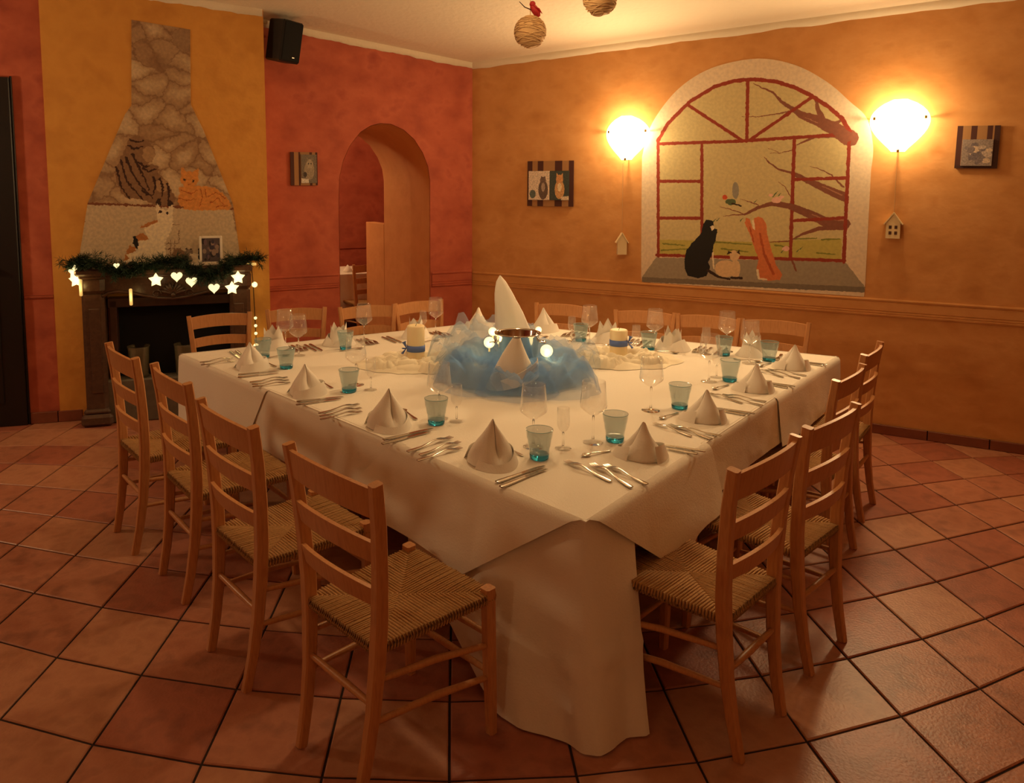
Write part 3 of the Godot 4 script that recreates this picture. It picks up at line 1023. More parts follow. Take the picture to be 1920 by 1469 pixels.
func garland(xf: Transform3D) -> void:
	var g := thing("fir_garland", "dark green fir garland draped along the mantel shelf", "garland", xf.origin)
	g.basis = xf.basis
	# centre line in (u, y, z)
	var cl := [[0.34, 1.17, 0.13], [0.44, 1.20, 0.18], [0.56, 1.17, 0.22], [0.68, 1.13, 0.27], [0.82, 1.15, 0.26], [0.95, 1.185, 0.22], [1.05, 1.175, 0.21], [1.16, 1.15, 0.25], [1.26, 1.09, 0.28], [1.36, 1.10, 0.28], [1.46, 1.17, 0.20], [1.56, 1.18, 0.16], [1.66, 1.20, 0.13]]
	var cv := Curve3D.new()
	for p in cl: cv.add_point(Vector3(p[0], p[1], p[2]))
	var pts := []
	var L := cv.get_baked_length()
	for i in 60: pts.append(cv.sample_baked(L * i / 59.0))
	put("wire", Mesher.new().tube(pts, 0.008, 6).mesh(), M.twig, g)
	# needles: a short crossed blade, many times
	var nd := Mesher.new()
	nd.tube([Vector3.ZERO, Vector3(0, 0.02, 0.0), Vector3(0, 0.042, 0)], [0.0014, 0.0028, 0.0006], 3, 0.5)
	var mi := MultiMesh.new()
	mi.transform_format = MultiMesh.TRANSFORM_3D
	mi.mesh = nd.mesh()
	var xs := []
	for s in 270:
		var at := cv.sample_baked(L * rng.randf())
		var out := Vector3(rng.randf_range(-1, 1), rng.randf_range(-0.55, 0.8), rng.randf_range(-0.35, 1)).normalized()
		var ln := rng.randf_range(0.045, 0.095)
		for k in 34:
			var q := at + out * ln * k / 33.0
			var dir := (out * 0.9 + Vector3(rng.randf_range(-1, 1), rng.randf_range(-1, 1), rng.randf_range(-1, 1)).normalized()).normalized()
			var b := Basis(Quaternion(Vector3.UP, dir))
			xs.append(Transform3D(b, q))
	mi.instance_count = xs.size()
	for i in xs.size(): mi.set_instance_transform(i, xs[i])
	var mn := MultiMeshInstance3D.new()
	mn.name = "needles"
	mn.multimesh = mi
	mn.material_override = M.needles
	mn.set_meta("kind", "stuff")
	g.add_child(mn, true)
	# glowing ornaments hung in it
	var star := PackedVector2Array()
	for k in 10: star.append(Vector2.from_angle(PI / 2 + TAU * k / 10) * (0.052 if k % 2 == 0 else 0.029))
	var heart := PackedVector2Array()
	for k in 20:
		var a := TAU * k / 20.0
		heart.append(Vector2(16 * pow(sin(a), 3), 13 * cos(a) - 5 * cos(2 * a) - 2 * cos(3 * a) - cos(4 * a)) * 0.0025)
	var orn := [["star", 0.395, 1.13, 0.20, "left end of the garland, upper"], ["star", 0.40, 1.07, 0.19, "left end of the garland, lower"], ["icicle", 0.43, 1.02, 0.22, "left end of the garland against the marble shaft"], ["star", 0.935, 1.065, 0.28, "garland left of the carved shell"], ["heart", 1.075, 1.085, 0.27, "garland, left one of the pair above the carved shell"], ["heart", 1.175, 1.045, 0.28, "garland, right one of the pair above the carved shell"], ["heart", 1.33, 0.995, 0.30, "garland over the right end of the lintel"], ["star", 1.455, 0.985, 0.26, "garland over the right jamb, lower"], ["star", 1.50, 1.06, 0.24, "garland over the right jamb, upper"], ["icicle", 0.765, 0.95, 0.29, "garland above the black firebox"], ["icicle_flat", 1.60, 1.15, 0.18, "right end of the garland"], ["heart", 0.68, 1.178, 0.29, "garland near the calico cat's tail"]]
	for q in orn:
		var kind: String = q[0]
		var t := thing("light_ornament", "glowing %s ornament on the %s" % [{star = "star", heart = "heart", icicle = "candle-shaped", icicle_flat = "flat bar"}[kind], q[4]], "ornament", xf * Vector3(q[1], q[2], q[3]), 0.0, "lit ornaments of the garland")
		t.basis = xf.basis
		if str(q[4]).begins_with("garland near"): t.basis = t.basis.scaled(Vector3.ONE * 0.5)
		var m := Mesher.new()
		if kind == "star":
			m.prism(star, -0.007, 0.007)
		elif kind == "heart":
			m.prism(heart, -0.009, 0.009)
		elif kind == "icicle":
			m.tube([Vector3(0, -0.06, 0), Vector3(0, -0.055, 0), Vector3(0, 0.055, 0), Vector3(0, 0.06, 0)], [0.006, 0.011, 0.011, 0.006], 8)
		else:
			m.box(Vector3.ZERO, Vector3(0.07, 0.02, 0.02), 0.005)
		put("body", m.mesh(), M.fairy_warm if kind.begins_with("icicle") else M.fairy, t)
		put("hook", Mesher.new().tube([Vector3(0, 0.035, 0), Vector3(0, 0.06, 0), Vector3(0.004, 0.07, -0.008)], 0.0015, 4).mesh(), M.twig, t)
		if kind == "star" or kind == "icicle": small_light(t, Vector3(0, 0, 0.04), 0.008)


# ------------------------------------------------------------------ things on the walls and below the ceiling
func wall_things() -> void:
	# painted window on the orange wall
	var im := Image.create(1024, 1087, false, Image.FORMAT_RGB8)
	im.fill(PAL.STONE)
	paint_mural(im)
	brush(im, 3.6, 0.04)
	mottle(im, 0.06, 0.05, 0.2)
	var o := painted(frame_of(on_orange, 0.0, 0.0, 0.001), [[1.582, 0.962], [1.574, 1.002], [1.562, 1.593], [1.558, 1.965], [1.613, 2.186], [1.753, 2.399], [1.915, 2.541], [2.123, 2.631], [2.407, 2.661], [2.658, 2.596], [2.869, 2.465], [3.023, 2.318], [3.132, 2.199], [3.179, 2.004], [3.174, 1.844], [3.175, 1.03], [3.172, 0.962]], 1.55, 3.20, 0.95, 2.70, print_mat("mural_print", im, 0.85), "window_mural")
	tag(o, "painted arched window with cats on its sill between the two wall lamps", "wall painting")
	# striped picture boards
	board(on_orange, 0.770, 1.752, 0.425, 0.384, 0, "striped picture board with two cat photographs left of the left wall lamp")
	board(on_orange, 3.776, 1.987, 0.232, 0.274, 1, "small dark striped picture board right of the right wall lamp")
	board(on_red, 0.366, 1.872, 0.222, 0.268, 2, "small striped picture board on the red wall left of the arch")
	house(on_orange, 1.415, 1.180, 0.075, 0.17, "plain pale wooden house ornament below the left wall lamp", 0.5)
	house(on_orange, 3.327, 1.380, 0.085, 0.17, "pale wooden house ornament with four windows hanging below the right wall lamp", 0.0)
	# loudspeaker beside the chimney breast
	var xf := frame_of(on_red, 0.185, 2.84, 0.20)
	var sp := thing("loudspeaker", "black loudspeaker mounted below the ceiling beside the yellow wall", "loudspeaker", xf.origin)
	sp.basis = xf.basis * Basis(Vector3.UP, 0.42) * Basis(Vector3.RIGHT, 0.16) * Basis(Vector3.BACK, -0.06)
	put("cabinet", Mesher.new().box(Vector3.ZERO, Vector3(0.19, 0.31, 0.19), 0.012).mesh(), M.black, sp)
	put("grille", Mesher.new().box(Vector3(0, 0, 0.098), Vector3(0.17, 0.29, 0.012), 0.005).mesh(), M.grille, sp)
	put("badge", Mesher.new().box(Vector3(0.02, -0.115, 0.106), Vector3(0.02, 0.006, 0.003)).mesh(), M.steel, sp)
	put("bracket", Mesher.new().tube([Vector3(0, 0.02, -0.09), Vector3(0, 0.02, -0.2)], 0.014, 8).mesh(), M.black, sp)
	var pg := thing("wall_socket", "small cream cable box under the ceiling left of the loudspeaker", "cable box", on_red(0.075, 3.02, 0.02))
	pg.basis = xf.basis
	put("body", Mesher.new().box(Vector3.ZERO, Vector3(0.045, 0.045, 0.03), 0.006).mesh(), M.cream, pg)
	# twine balls hanging from the ceiling
	twine_ball(P(0.433, 4.8, 2.666), 0.098, true, "hanging twine ball with a red felt bird on top")
	twine_ball(P(0.782, 4.4, 2.768), 0.094, false, "hanging twine ball cut off by the top edge of the view")
	# black door at the far left
	var dx := frame_of(on_breast, 0.0, 0.0)
	var dr := struct("door_1", Mesher.new().box(dx * Vector3(-0.47, 1.246, 0.012), Vector3(0.94, 2.49, 0.05), 0.005, dx.basis).mesh(), M.blackdoor)
	put("panel", Mesher.new().box(dx * Vector3(-0.47, 1.85, 0.04), Vector3(0.66, 1.0, 0.012), 0.006, dx.basis).mesh(), M.blackdoor, dr)
	put("panel", Mesher.new().box(dx * Vector3(-0.47, 0.62, 0.04), Vector3(0.66, 0.9, 0.012), 0.006, dx.basis).mesh(), M.blackdoor, dr)
	put("handle_plate", Mesher.new().box(dx * Vector3(-0.165, 1.12, 0.041), Vector3(0.045, 0.26, 0.008), 0.004, dx.basis).mesh(), M.brass, dr)
	put("door_handle", Mesher.new().tube([dx * Vector3(-0.165, 1.16, 0.04), dx * Vector3(-0.165, 1.16, 0.09), dx * Vector3(-0.28, 1.16, 0.09)], 0.009, 8).mesh(), M.brass, dr)
	struct("trim_door", Mesher.new().box(dx * Vector3(0.006, 1.25, 0.008), Vector3(0.012, 2.5, 0.02), 0.002, dx.basis).mesh(), M.blackdoor)

func board(fn2: Callable, u: float, y: float, w: float, h: float, k: int, label: String) -> void:
	var xf := frame_of(fn2, u, y)
	var t := thing("picture_board", label, "picture", xf.origin, 0.0, "striped picture boards")
	t.basis = xf.basis
	if k == 1: t.basis = t.basis * Basis(Vector3.BACK, -0.02)
	var im := Image.create(128, 128, false, Image.FORMAT_RGB8)
	im.fill(Color8(166, 122, 78))
	for s in [[[0, 110], [230, 350], [600, 760], [900, 1000]], [[0, 130], [330, 470], [700, 830], [880, 1000]], [[0, 130], [300, 360], [700, 800], [920, 1000]]][k]:
		poly(im, [s[0], 0, s[1], 0, s[1], 1000, s[0], 1000], Color8(74, 36, 30))
	if k == 1:
		poly(im, [0, 930, 1000, 930, 1000, 1000, 0, 1000], Color8(64, 34, 30)); poly(im, [870, 0, 1000, 0, 1000, 1000, 870, 1000], Color8(64, 34, 30))
	put("panel", flat_print(w, h), print_mat("board_print_%d" % k, im, 0.7), t, Transform3D(Basis(), Vector3(0, 0, 0.013)))
	put("backing", Mesher.new().box(Vector3(0, 0, 0.005), Vector3(w * 0.98, h * 0.98, 0.010), 0.002).mesh(), M.frame_dark, t)
	var cards := [[[-0.235, -0.04, 0.46, 0.64, 0], [0.205, -0.04, 0.41, 0.64, 1]], [[0.0, -0.13, 0.72, 0.62, 2]], [[0.17, 0.0, 0.58, 0.86, 3]]]
	for q in cards[k]:
		var ph := Image.create(96, 128, false, Image.FORMAT_RGB8)
		if q[4] == 0:
			ph.fill(Color8(222, 204, 186))
			blot(ph, 700, 650, 230, 340, Color8(96, 76, 66)); blot(ph, 690, 330, 140, 130, Color8(110, 88, 76)); blot(ph, 700, 560, 90, 160, Color8(170, 150, 136)); blot(ph, 200, 800, 150, 150, Color8(84, 96, 90)); poly(ph, [590, 250, 600, 160, 670, 230], Color8(96, 76, 66)); poly(ph, [740, 230, 790, 150, 810, 260], Color8(96, 76, 66))
		elif q[4] == 1:
			ph.fill(Color8(58, 68, 62))
			blot(ph, 520, 640, 260, 330, Color8(206, 158, 104)); blot(ph, 520, 290, 190, 160, Color8(206, 150, 96)); poly(ph, [350, 220, 360, 60, 470, 170], Color8(206, 150, 96)); poly(ph, [570, 170, 680, 60, 690, 220], Color8(206, 150, 96)); blot(ph, 520, 560, 110, 150, Color8(236, 214, 176)); poly(ph, [600, 880, 1000, 860, 1000, 1000, 600, 1000], Color8(214, 196, 170))
		elif q[4] == 2:
			ph.fill(Color8(150, 136, 130))
			for i in 24: blot(ph, rng.randf_range(60, 940), rng.randf_range(200, 950), rng.randf_range(60, 150), rng.randf_range(60, 150), [Color8(186, 168, 156), Color8(128, 116, 118), Color8(204, 182, 160), Color8(116, 106, 112)][i % 4])
		else:
			ph.fill(Color8(120, 108, 96))
			blot(ph, 520, 560, 330, 330, Color8(160, 144, 124)); blot(ph, 560, 330, 210, 170, Color8(176, 160, 138)); poly(ph, [380, 260, 390, 90, 500, 200], Color8(150, 134, 114)); poly(ph, [620, 200, 720, 100, 740, 270], Color8(150, 134, 114)); blot(ph, 480, 320, 36, 30, Color8(50, 44, 40)); blot(ph, 640, 320, 36, 30, Color8(50, 44, 40)); poly(ph, [0, 830, 480, 860, 480, 1000, 0, 1000], Color8(214, 206, 196)); blot(ph, 250, 700, 120, 90, Color8(70, 62, 58))
		mottle(ph, 0.25, 0.12)
		put("photo", flat_print(w * q[2], h * q[3]), print_mat("cat_photo_%d" % q[4], ph, 0.45), t, Transform3D(Basis(), Vector3(w * q[0], h * q[1], 0.020)))

func house(fn2: Callable, u: float, y: float, w: float, h: float, label: String, turn: float) -> void:
	var xf := frame_of(fn2, u, y, 0.03)
	var t := thing("house_ornament", label, "ornament", xf.origin, 0.0, "wooden house ornaments")
	t.basis = xf.basis * Basis(Vector3.UP, turn)
	var pl := PackedVector2Array([Vector2(-w / 2, 0), Vector2(w / 2, 0), Vector2(w / 2, h * 0.62), Vector2(0, h), Vector2(-w / 2, h * 0.62)])
	put("body", Mesher.new().prism(pl, -0.022, 0.022).mesh(), M.paintwood, t)
	var rf := Mesher.new()
	for s in [-1.0, 1.0]:
		var a := Vector3(s * w * 0.66, h * 0.56, 0); var b := Vector3(0, h * 1.03, 0)
		rf.bar([a, b], 0.058, 0.007, Vector3(0, 0, 1))
	put("roof", rf.mesh(), M.paintwood, t)
	if turn == 0.0:
		for q in [[-0.2, 0.22], [0.2, 0.22], [-0.2, 0.45], [0.2, 0.45]]:
			put("window", Mesher.new().box(Vector3(q[0] * w, q[1] * h, 0.0215), Vector3(w * 0.2, h * 0.13, 0.004)).mesh(), M.frame_dark, t)
	put("string", Mesher.new().tube([Vector3(0, h, 0), Vector3(0.0, h + 0.3, -0.01), Vector3(0.0, (1.95 - y), -0.015)], 0.002, 5).mesh(), M.twine, t)

func twine_ball(at: Vector3, r: float, bird: bool, label: String) -> void:
	var t := thing("twine_ball", label, "ornament", at, 0.0, "twine balls below the ceiling")
	put("core", Mesher.new().lathe(ball(r * 0.95, 12), 20).mesh(), M.twine, t)
	var m := Mesher.new()
	for k in 26:
		var ax := Vector3(rng.randf_range(-0.35, 0.35), 1.0, rng.randf_range(-0.35, 0.35)).normalized()
		var off := lerpf(-0.92, 0.92, k / 25.0)
		var x := ax.cross(Vector3(1, 0, 0.2)).normalized()
		var z := ax.cross(x)
		var pts := []
		for i in 25:
			var a := TAU * i / 24.0
			pts.append((ax * off + (x * cos(a) + z * sin(a)) * sqrt(1.0 - off * off)) * r * 0.985)
		m.tube(pts, r * 0.032, 5)
	put("winding", m.mesh(), M.twine, t)
	put("string", Mesher.new().tube([Vector3(0, r, 0), Vector3(0.0, ceil_y(at.x, -at.z) - at.y + 0.02, 0.0)], 0.0022, 5).mesh(), M.twine, t)
	if bird:
		var b := thing("felt_bird", "little red felt bird sitting on the hanging twine ball", "ornament", at + Vector3(0.012, r * 0.98, 0.01))
		b.rotation.y = 0.3
		put("body", Mesher.new().tube([Vector3(0.045, -0.004, 0), Vector3(0.03, 0.018, 0), Vector3(0.005, 0.045, 0), Vector3(-0.01, 0.058, 0)], [0.008, 0.024, 0.022, 0.008], 10).mesh(), M.redfelt, b)
		put("head", Mesher.new().lathe(ball(0.019), 10, Vector3(0.0, 0.066, 0)).mesh(), M.redfelt, b)
		put("wing", Mesher.new().tube([Vector3(0.0, 0.05, 0.018), Vector3(0.03, 0.035, 0.024), Vector3(0.055, 0.01, 0.02)], [0.006, 0.013, 0.003], 6, 0.4).mesh(), M.redfelt, b)
		put("tail", Mesher.new().tube([Vector3(0.0, 0.03, 0), Vector3(-0.05, 0.045, 0), Vector3(-0.085, 0.075, 0)], [0.008, 0.006, 0.004], 6, 0.4).mesh(), M.frame_dark, b)
# ------------------------------------------------------------------ table and cloths
const TL := Vector2(-1.711, 4.663)
const TN := Vector2(0.393, 2.284)
const TR := Vector2(2.293, 4.589)
const TB := Vector2(0.21, 5.772)

func edge_frame(a: Vector2, b: Vector2) -> Array:      # [unit along, outward normal]
	var e := (b - a).normalized()
	var n := Vector2(-e.y, e.x)
	if n.dot((TN + TB) * 0.5 - a) > 0: n = -n
	return [e, n]

# hanging panel: s0..s1 along the edge at the top, bottom ends shifted by k0, k1; drop given at both ends
func hanging(a: Vector2, b: Vector2, s0: float, s1: float, k0: float, k1: float, d0: float, d1: float, off: float, seed2: float, wav := 0.012, flare := 0.02) -> ArrayMesh:
	var ef := edge_frame(a, b)
	var rows := []
	var NS := 44
	var NT := 16
	for j in NT + 1:
		var t := float(j) / NT
		var row := []
		for i in NS + 1:
			var w := float(i) / NS
			var s := lerpf(s0, s1, w) + lerpf(k0, k1, w) * t
			var drop := (d1 + (d0 - d1) * pow(1.0 - w, 7.0)) * t
			var r := 0.022
			var o := off
			var y := TY - drop
			if drop < r * 1.57:
				o += -r + r * sin(drop / r); y = TY - r + r * cos(drop / r)
			else:
				y = TY - drop + 0.57 * r
			o += t * (wav * 0.5 * sin(s * 4.0 + seed2) + wav * 0.9 * fn.get_noise_2d(s * 1.6, seed2 + t * 0.7) + flare)
			var p: Vector2 = a + ef[0] * s + ef[1] * o
			row.append(P(p.x, p.y, y))
		rows.append(row)
	var mm := Mesher.new()
	mm.slab(rows, P(ef[1].x * 0.0022, ef[1].y * 0.0022), 7)
	return mm.mesh()

func table() -> void:
	var t := thing("dining_table", "large square dining table hidden under white tablecloths", "table", P(0.3, 4.2))
	var inv := t.transform.affine_inverse()
	var ctr := (TL + TN + TR + TB) * 0.25
	var pl := PackedVector2Array()
	for c in [TL, TN, TR, TB]:
		var q: Vector2 = c.lerp(ctr, 0.03)
		pl.append(Vector2(q.x, -q.y))
	var up := Transform3D(Basis(Vector3.RIGHT, Vector3(0, 0, 1), Vector3(0, -1, 0)), Vector3.ZERO)
	var top := Mesher.new()
	var flat := Transform3D(Basis(Vector3(1, 0, 0), Vector3(0, 0, 1), Vector3(0, 1, 0)), Vector3.ZERO)
	top.prism(pl, 0.672, 0.706, inv * flat)
	put("tabletop", top.mesh(), M.under, t)
	for c in [TL, TN, TR, TB, (TL + TN) * 0.5, (TN + TR) * 0.5]:
		var q: Vector2 = c.lerp(ctr, 0.16)
		put("leg", Mesher.new().box(inv * P(q.x, q.y, 0.336), Vector3(0.06, 0.672, 0.06), 0.006).mesh(), M.under, t)
	# floor-length cloth at the near corner
	var under := thing("tablecloth", "floor-length white tablecloth draped over the near corner of the table", "tablecloth", Vector3.ZERO, 0.0, "white tablecloths")
	var el := edge_frame(TN, TL)
	var er := edge_frame(TN, TR)
	var rows := []
	var foot := [Vector3(-0.20, 2.95, 0.30), Vector3(-0.09, 2.82, 0.2), Vector3(0.0, 2.66, 0.1), Vector3(0.07, 2.50, 0.035), Vector3(0.13, 2.39, 0.008), Vector3(0.20, 2.325, 0.006), Vector3(0.28, 2.29, 0.006), Vector3(0.335, 2.255, 0.006), Vector3(0.38, 2.215, 0.006), Vector3(0.435, 2.205, 0.006), Vector3(0.49, 2.235, 0.006), Vector3(0.535, 2.285, 0.006), Vector3(0.575, 2.295, 0.006), Vector3(0.604, 2.298, 0.01)]
	var NS := 56
	for j in 25:
		var v := j / 24.0
		var row := []
		for i in NS + 1:
			var w := float(i) / NS
			var s := lerpf(-0.95, 0.31, w)
			var tp: Vector2 = TN + el[0] * maxf(-s, 0.0) + er[0] * maxf(s, 0.0)
			# rounded corner
			if absf(s) < 0.1: tp = tp.lerp(TN + (el[0] + er[0]) * 0.05, 0.5 * (1.0 - absf(s) / 0.1))
			var nn: Vector2 = (el[1] * smoothstep(0.06, -0.06, s) + er[1] * smoothstep(-0.06, 0.06, s)).normalized()
			tp -= nn * 0.012
			var fi := w * (foot.size() - 1)
			var k := mini(int(fi), foot.size() - 2)
			var f3: Vector3 = foot[k].lerp(foot[k + 1], fi - k)
			var e := pow(v, 0.9)
			var q := tp.lerp(Vector2(f3.x, f3.y), e)
			var fold := 0.006 * sin(w * 22.0) * v * (1.0 - v * 0.3) + 0.010 * fn.get_noise_2d(w * 4.0, v * 1.2)
			var crease := 0.010 * maxf(0.0, 1.0 - absf(v - 0.66 - 0.05 * sin(w * 5.0)) / 0.03)
			q += nn * (fold * sqrt(v) + crease)
			row.append(P(q.x, q.y, lerpf(TY - 0.003, f3.z, v)))
		rows.append(row)
	put("corner_drape", Mesher.new().slab(rows, P(er[1].x * 0.001 + el[1].x * 0.001, er[1].y * 0.001 + el[1].y * 0.001), 7).mesh(), M.cloth, under)
	# upper cloths
	var cl := thing("tablecloth", "white top cloths spread over the whole table with short hanging sides", "tablecloth", Vector3.ZERO, 0.0, "white tablecloths")
	var tr := []
	var NG := 40
	for i in NG + 1:
		var row := []
		for k in NG + 1:
			var a := TL.lerp(TN, k / float(NG))
			var b := TB.lerp(TR, k / float(NG))
			var q := a.lerp(b, i / float(NG))
			var e := minf(minf(i, NG - i), minf(k, NG - k))
			q = q.lerp(ctr, 0.004)
			row.append(P(q.x, q.y, TY + (0.0008 * fn.get_noise_2d(q.x * 2.2, q.y * 2.2) if e > 0 else -0.002)))
		tr.append(row)
	put("top_sheet", Mesher.new().slab(tr, Vector3(0, 0.004, 0), 7).mesh(), M.cloth, cl)
	var LL := TN.distance_to(TL)
	var RR := TN.distance_to(TR)
	put("hanging_side", hanging(TN, TL, 0.02, 0.97, 0.50, 0.34, 0.37, 0.33, 0.012, 1.0, 0.012, 0.06), M.cloth, cl)
	put("hanging_side", hanging(TN, TL, 0.93, 2.08, 0.22, 0.36, 0.33, 0.33, 0.003, 2.3), M.cloth, cl)
	put("hanging_side", hanging(TN, TL, 2.04, LL - 0.01, 0.22, 0.0, 0.34, 0.40, 0.010, 3.1), M.cloth, cl)
	put("hanging_side", hanging(TN, TR, 0.02, 0.95, 0.56, 0.0, 0.385, 0.26, 0.012, 4.0, 0.012, 0.07), M.cloth, cl)
	put("hanging_side", hanging(TN, TR, 0.93, 1.84, 0.0, 0.0, 0.23, 0.24, 0.004, 5.2), M.cloth, cl)
	put("hanging_side", hanging(TN, TR, 1.81, RR - 0.01, 0.0, 0.0, 0.25, 0.27, 0.011, 6.1), M.cloth, cl)
	put("hanging_side", hanging(TB, TL, 0.0, TB.distance_to(TL), 0.0, 0.0, 0.20, 0.20, 0.006, 7.0), M.cloth, cl)
	put("hanging_side", hanging(TB, TR, 0.0, TB.distance_to(TR), 0.0, 0.0, 0.20, 0.20, 0.006, 8.0), M.cloth, cl)


# ------------------------------------------------------------------ chairs: origin on the floor midway between the rear feet, +z to the front
func make_chair() -> Node3D:
	var t := thing("dining_chair", "", "chair", Vector3.ZERO, 0.0, "rush-seated wooden chairs round the table")
	t.set_meta("base_name", "dining_chair")
	for s in [-1.0, 1.0]:
		var pts := []
		for q in [[0.0, 0.150, -0.024], [0.12, 0.156, 0.0], [0.25, 0.163, 0.018], [0.40, 0.172, 0.028], [0.52, 0.181, 0.030], [0.66, 0.193, 0.024], [0.80, 0.206, 0.012], [0.93, 0.218, -0.006]]:
			pts.append(Vector3(s * q[1], q[0], q[2]))
		put("rear_leg", Mesher.new().bar(pts, 0.034, 0.040, Vector3.RIGHT, 0.005, [0.80, 0.86, 0.95, 1.05, 1.05, 1.0, 0.95, 0.88]).mesh(), M.wood, t)
	for s in [-1.0, 1.0]:
		put("front_leg", Mesher.new().bar([Vector3(s * 0.200, 0, 0.445), Vector3(s * 0.196, 0.2, 0.44), Vector3(s * 0.192, 0.475, 0.435)], 0.036, 0.036, Vector3.RIGHT, 0.006, [0.85, 1.0, 1.05]).mesh(), M.wood, t)
	# curved back slats
	for q in [[0.872, 0.086, 0.004, 0.206], [0.728, 0.062, 0.018, 0.193], [0.596, 0.056, 0.026, 0.182]]:
		var rows := []
		for j in 2:
			var row := []
			for i in 13:
				var w := -1.0 + 2.0 * i / 12.0
				var arc := 0.012 * (1.0 - w * w)
				row.append(Vector3(w * q[3], q[0] + (j - 0.5) * q[1] + arc * (1.0 if j == 1 else 0.7), q[2] - 0.026 * (1.0 - w * w) + (0.5 - j) * 0.012))
			rows.append(row)
		put("back_slat", Mesher.new().slab(rows, Vector3(0, 0, 0.014), 3).mesh(), M.wood, t)
	# stretchers
	for q in [[0.345, 0.270], [0.225, 0.165]]:
		for s in [-1.0, 1.0]:
			put("stretcher", Mesher.new().tube([Vector3(s * 0.166, q[0], 0.02), Vector3(s * 0.182, (q[0] + q[1]) * 0.5 + 0.02, 0.23), Vector3(s * 0.196, q[1] + 0.02, 0.44)], [0.009, 0.0115, 0.009], 8).mesh(), M.wood, t)
	put("stretcher", Mesher.new().tube([Vector3(-0.165, 0.275, 0.018), Vector3(0, 0.275, 0.018), Vector3(0.165, 0.275, 0.018)], [0.009, 0.012, 0.009], 8).mesh(), M.wood, t)
	for y in [0.32, 0.20]:
		put("stretcher", Mesher.new().tube([Vector3(-0.196, y, 0.44), Vector3(0, y, 0.44), Vector3(0.196, y, 0.44)], [0.009, 0.012, 0.009], 8).mesh(), M.wood, t)
	# woven rush seat: cords from each rail to the centre, on a thin pad
	var c := [Vector3(-0.176, 0.452, 0.02), Vector3(0.176, 0.452, 0.02), Vector3(0.205, 0.458, 0.452), Vector3(-0.205, 0.458, 0.452)]
	var ctr := Vector3(0, 0.447, 0.245)
	var m := Mesher.new()
	var lo := []
	for v in c: lo.append(v - Vector3(0, 0.028, 0))
	for i in 4:
		var j := (i + 1) % 4
		m.tri(c[i], c[j], ctr)
		m.quad(c[j], c[i], lo[i], lo[j])
		m.tri(lo[j], lo[i], ctr - Vector3(0, 0.026, 0))
	m.close()
	for i in 4:
		var j := (i + 1) % 4
		var A: Vector3 = c[i]; var B: Vector3 = c[j]
		var out := ((A + B) * 0.5 - ctr)
		out.y = 0
		out = out.normalized()
		var N := 40
		for k in N:
			var w := (k + 0.5) / N
			var e := A.lerp(B, w)
			var inn: Vector3 = A.lerp(ctr, w * 2.0) if w < 0.5 else B.lerp(ctr, (1.0 - w) * 2.0)
			var jit := Vector3(rng.randf_range(-0.001, 0.001), rng.randf_range(-0.001, 0.0015), rng.randf_range(-0.001, 0.001))
			m.tube([e + out * 0.002 - Vector3(0, 0.028, 0), e + out * 0.006 - Vector3(0, 0.014, 0) + jit, e + out * 0.002 + Vector3(0, 0.000, 0) + jit, e.lerp(inn, 0.5) + Vector3(0, 0.001, 0) + jit, inn], [0.0036, 0.0044, 0.0046, 0.0042, 0.0038], 5, 0.8)
	put("seat", m.mesh(), M.rush, t)
	return t

func chairs() -> void:
	var proto := make_chair()
	# x, d of the rear feet, direction it faces, size, label
	var list := [
		[-0.369, 2.160, 0.735, 0.678, 1.025, "nearest rush-seated wooden chair on the left side of the table"],
		[-0.816, 2.655, 0.766, 0.643, 1.025, "second rush-seated wooden chair from the near corner on the left side"],
		[-1.220, 3.220, 0.79, 0.61, 1.025, "third rush-seated wooden chair from the near corner on the left side"],
		[-1.613, 3.650, 0.78, 0.62, 1.03, "farthest rush-seated wooden chair on the left side of the table"],
		[0.945, 2.315, -0.70, 0.714, 1.0, "nearest rush-seated wooden chair on the right side of the table"],
		[1.350, 2.730, -0.68, 0.73, 0.99, "second rush-seated wooden chair from the near corner on the right side"],
		[1.790, 3.480, -0.745, 0.667, 0.96, "third rush-seated wooden chair from the near corner on the right side"],
		[2.170, 4.000, -0.78, 0.62, 0.96, "farthest rush-seated wooden chair on the right side of the table"],
		[-1.633, 5.225, 0.46, -0.888, 0.93, "light wooden chair with curved slats in front of the fireplace"],
		[-1.160, 5.463, 0.30, -0.954, 0.93, "light wooden chair with curved slats before the red wall"],
		[-0.666, 5.584, 0.36, -0.933, 0.93, "light wooden chair with curved slats in front of the archway"],
		[-0.302, 5.790, 0.56, -0.83, 0.93, "light wooden chair with curved slats right of the archway chair, nearest the room corner"],
		[0.763, 5.647, -0.44, -0.898, 0.93, "wooden chair along the orange wall nearest the room corner"],
		[1.298, 5.335, -0.38, -0.925, 0.93, "second wooden chair along the orange wall from the room corner"],
		[1.680, 5.150, -0.50, -0.866, 0.93, "third wooden chair along the orange wall from the room corner"],
		[2.056, 4.965, -0.41, -0.912, 0.93, "last wooden chair along the orange wall, beside the right table corner"]]
	var i := 0
	for q in list:
		var o := proto if i == 0 else copy(proto, Vector3.ZERO, 0.0, q[5])
		o.position = P(q[0], q[1])
		o.rotation.y = facing(q[2], q[3])
		o.scale = Vector3.ONE * q[4]
		o.set_meta("label", q[5])
		i += 1


# ------------------------------------------------------------------ place settings
const SEAT := {A1 = "nearest place on the table's left side", A2 = "second place from the near corner, left side", A3 = "third place from the near corner, left side", A4 = "farthest place on the table's left side",
	B1 = "nearest place on the table's right side", B2 = "second place from the near corner, right side", B3 = "third place from the near corner, right side", B4 = "farthest place on the table's right side",
	C1 = "place in front of the fireplace", C2 = "place before the red wall", C3 = "place before the archway", C4 = "place nearest the room corner, archway side",
	D1 = "place nearest the room corner, orange wall side", D2 = "second place along the orange wall", D3 = "third place along the orange wall", D4 = "last place along the orange wall"}

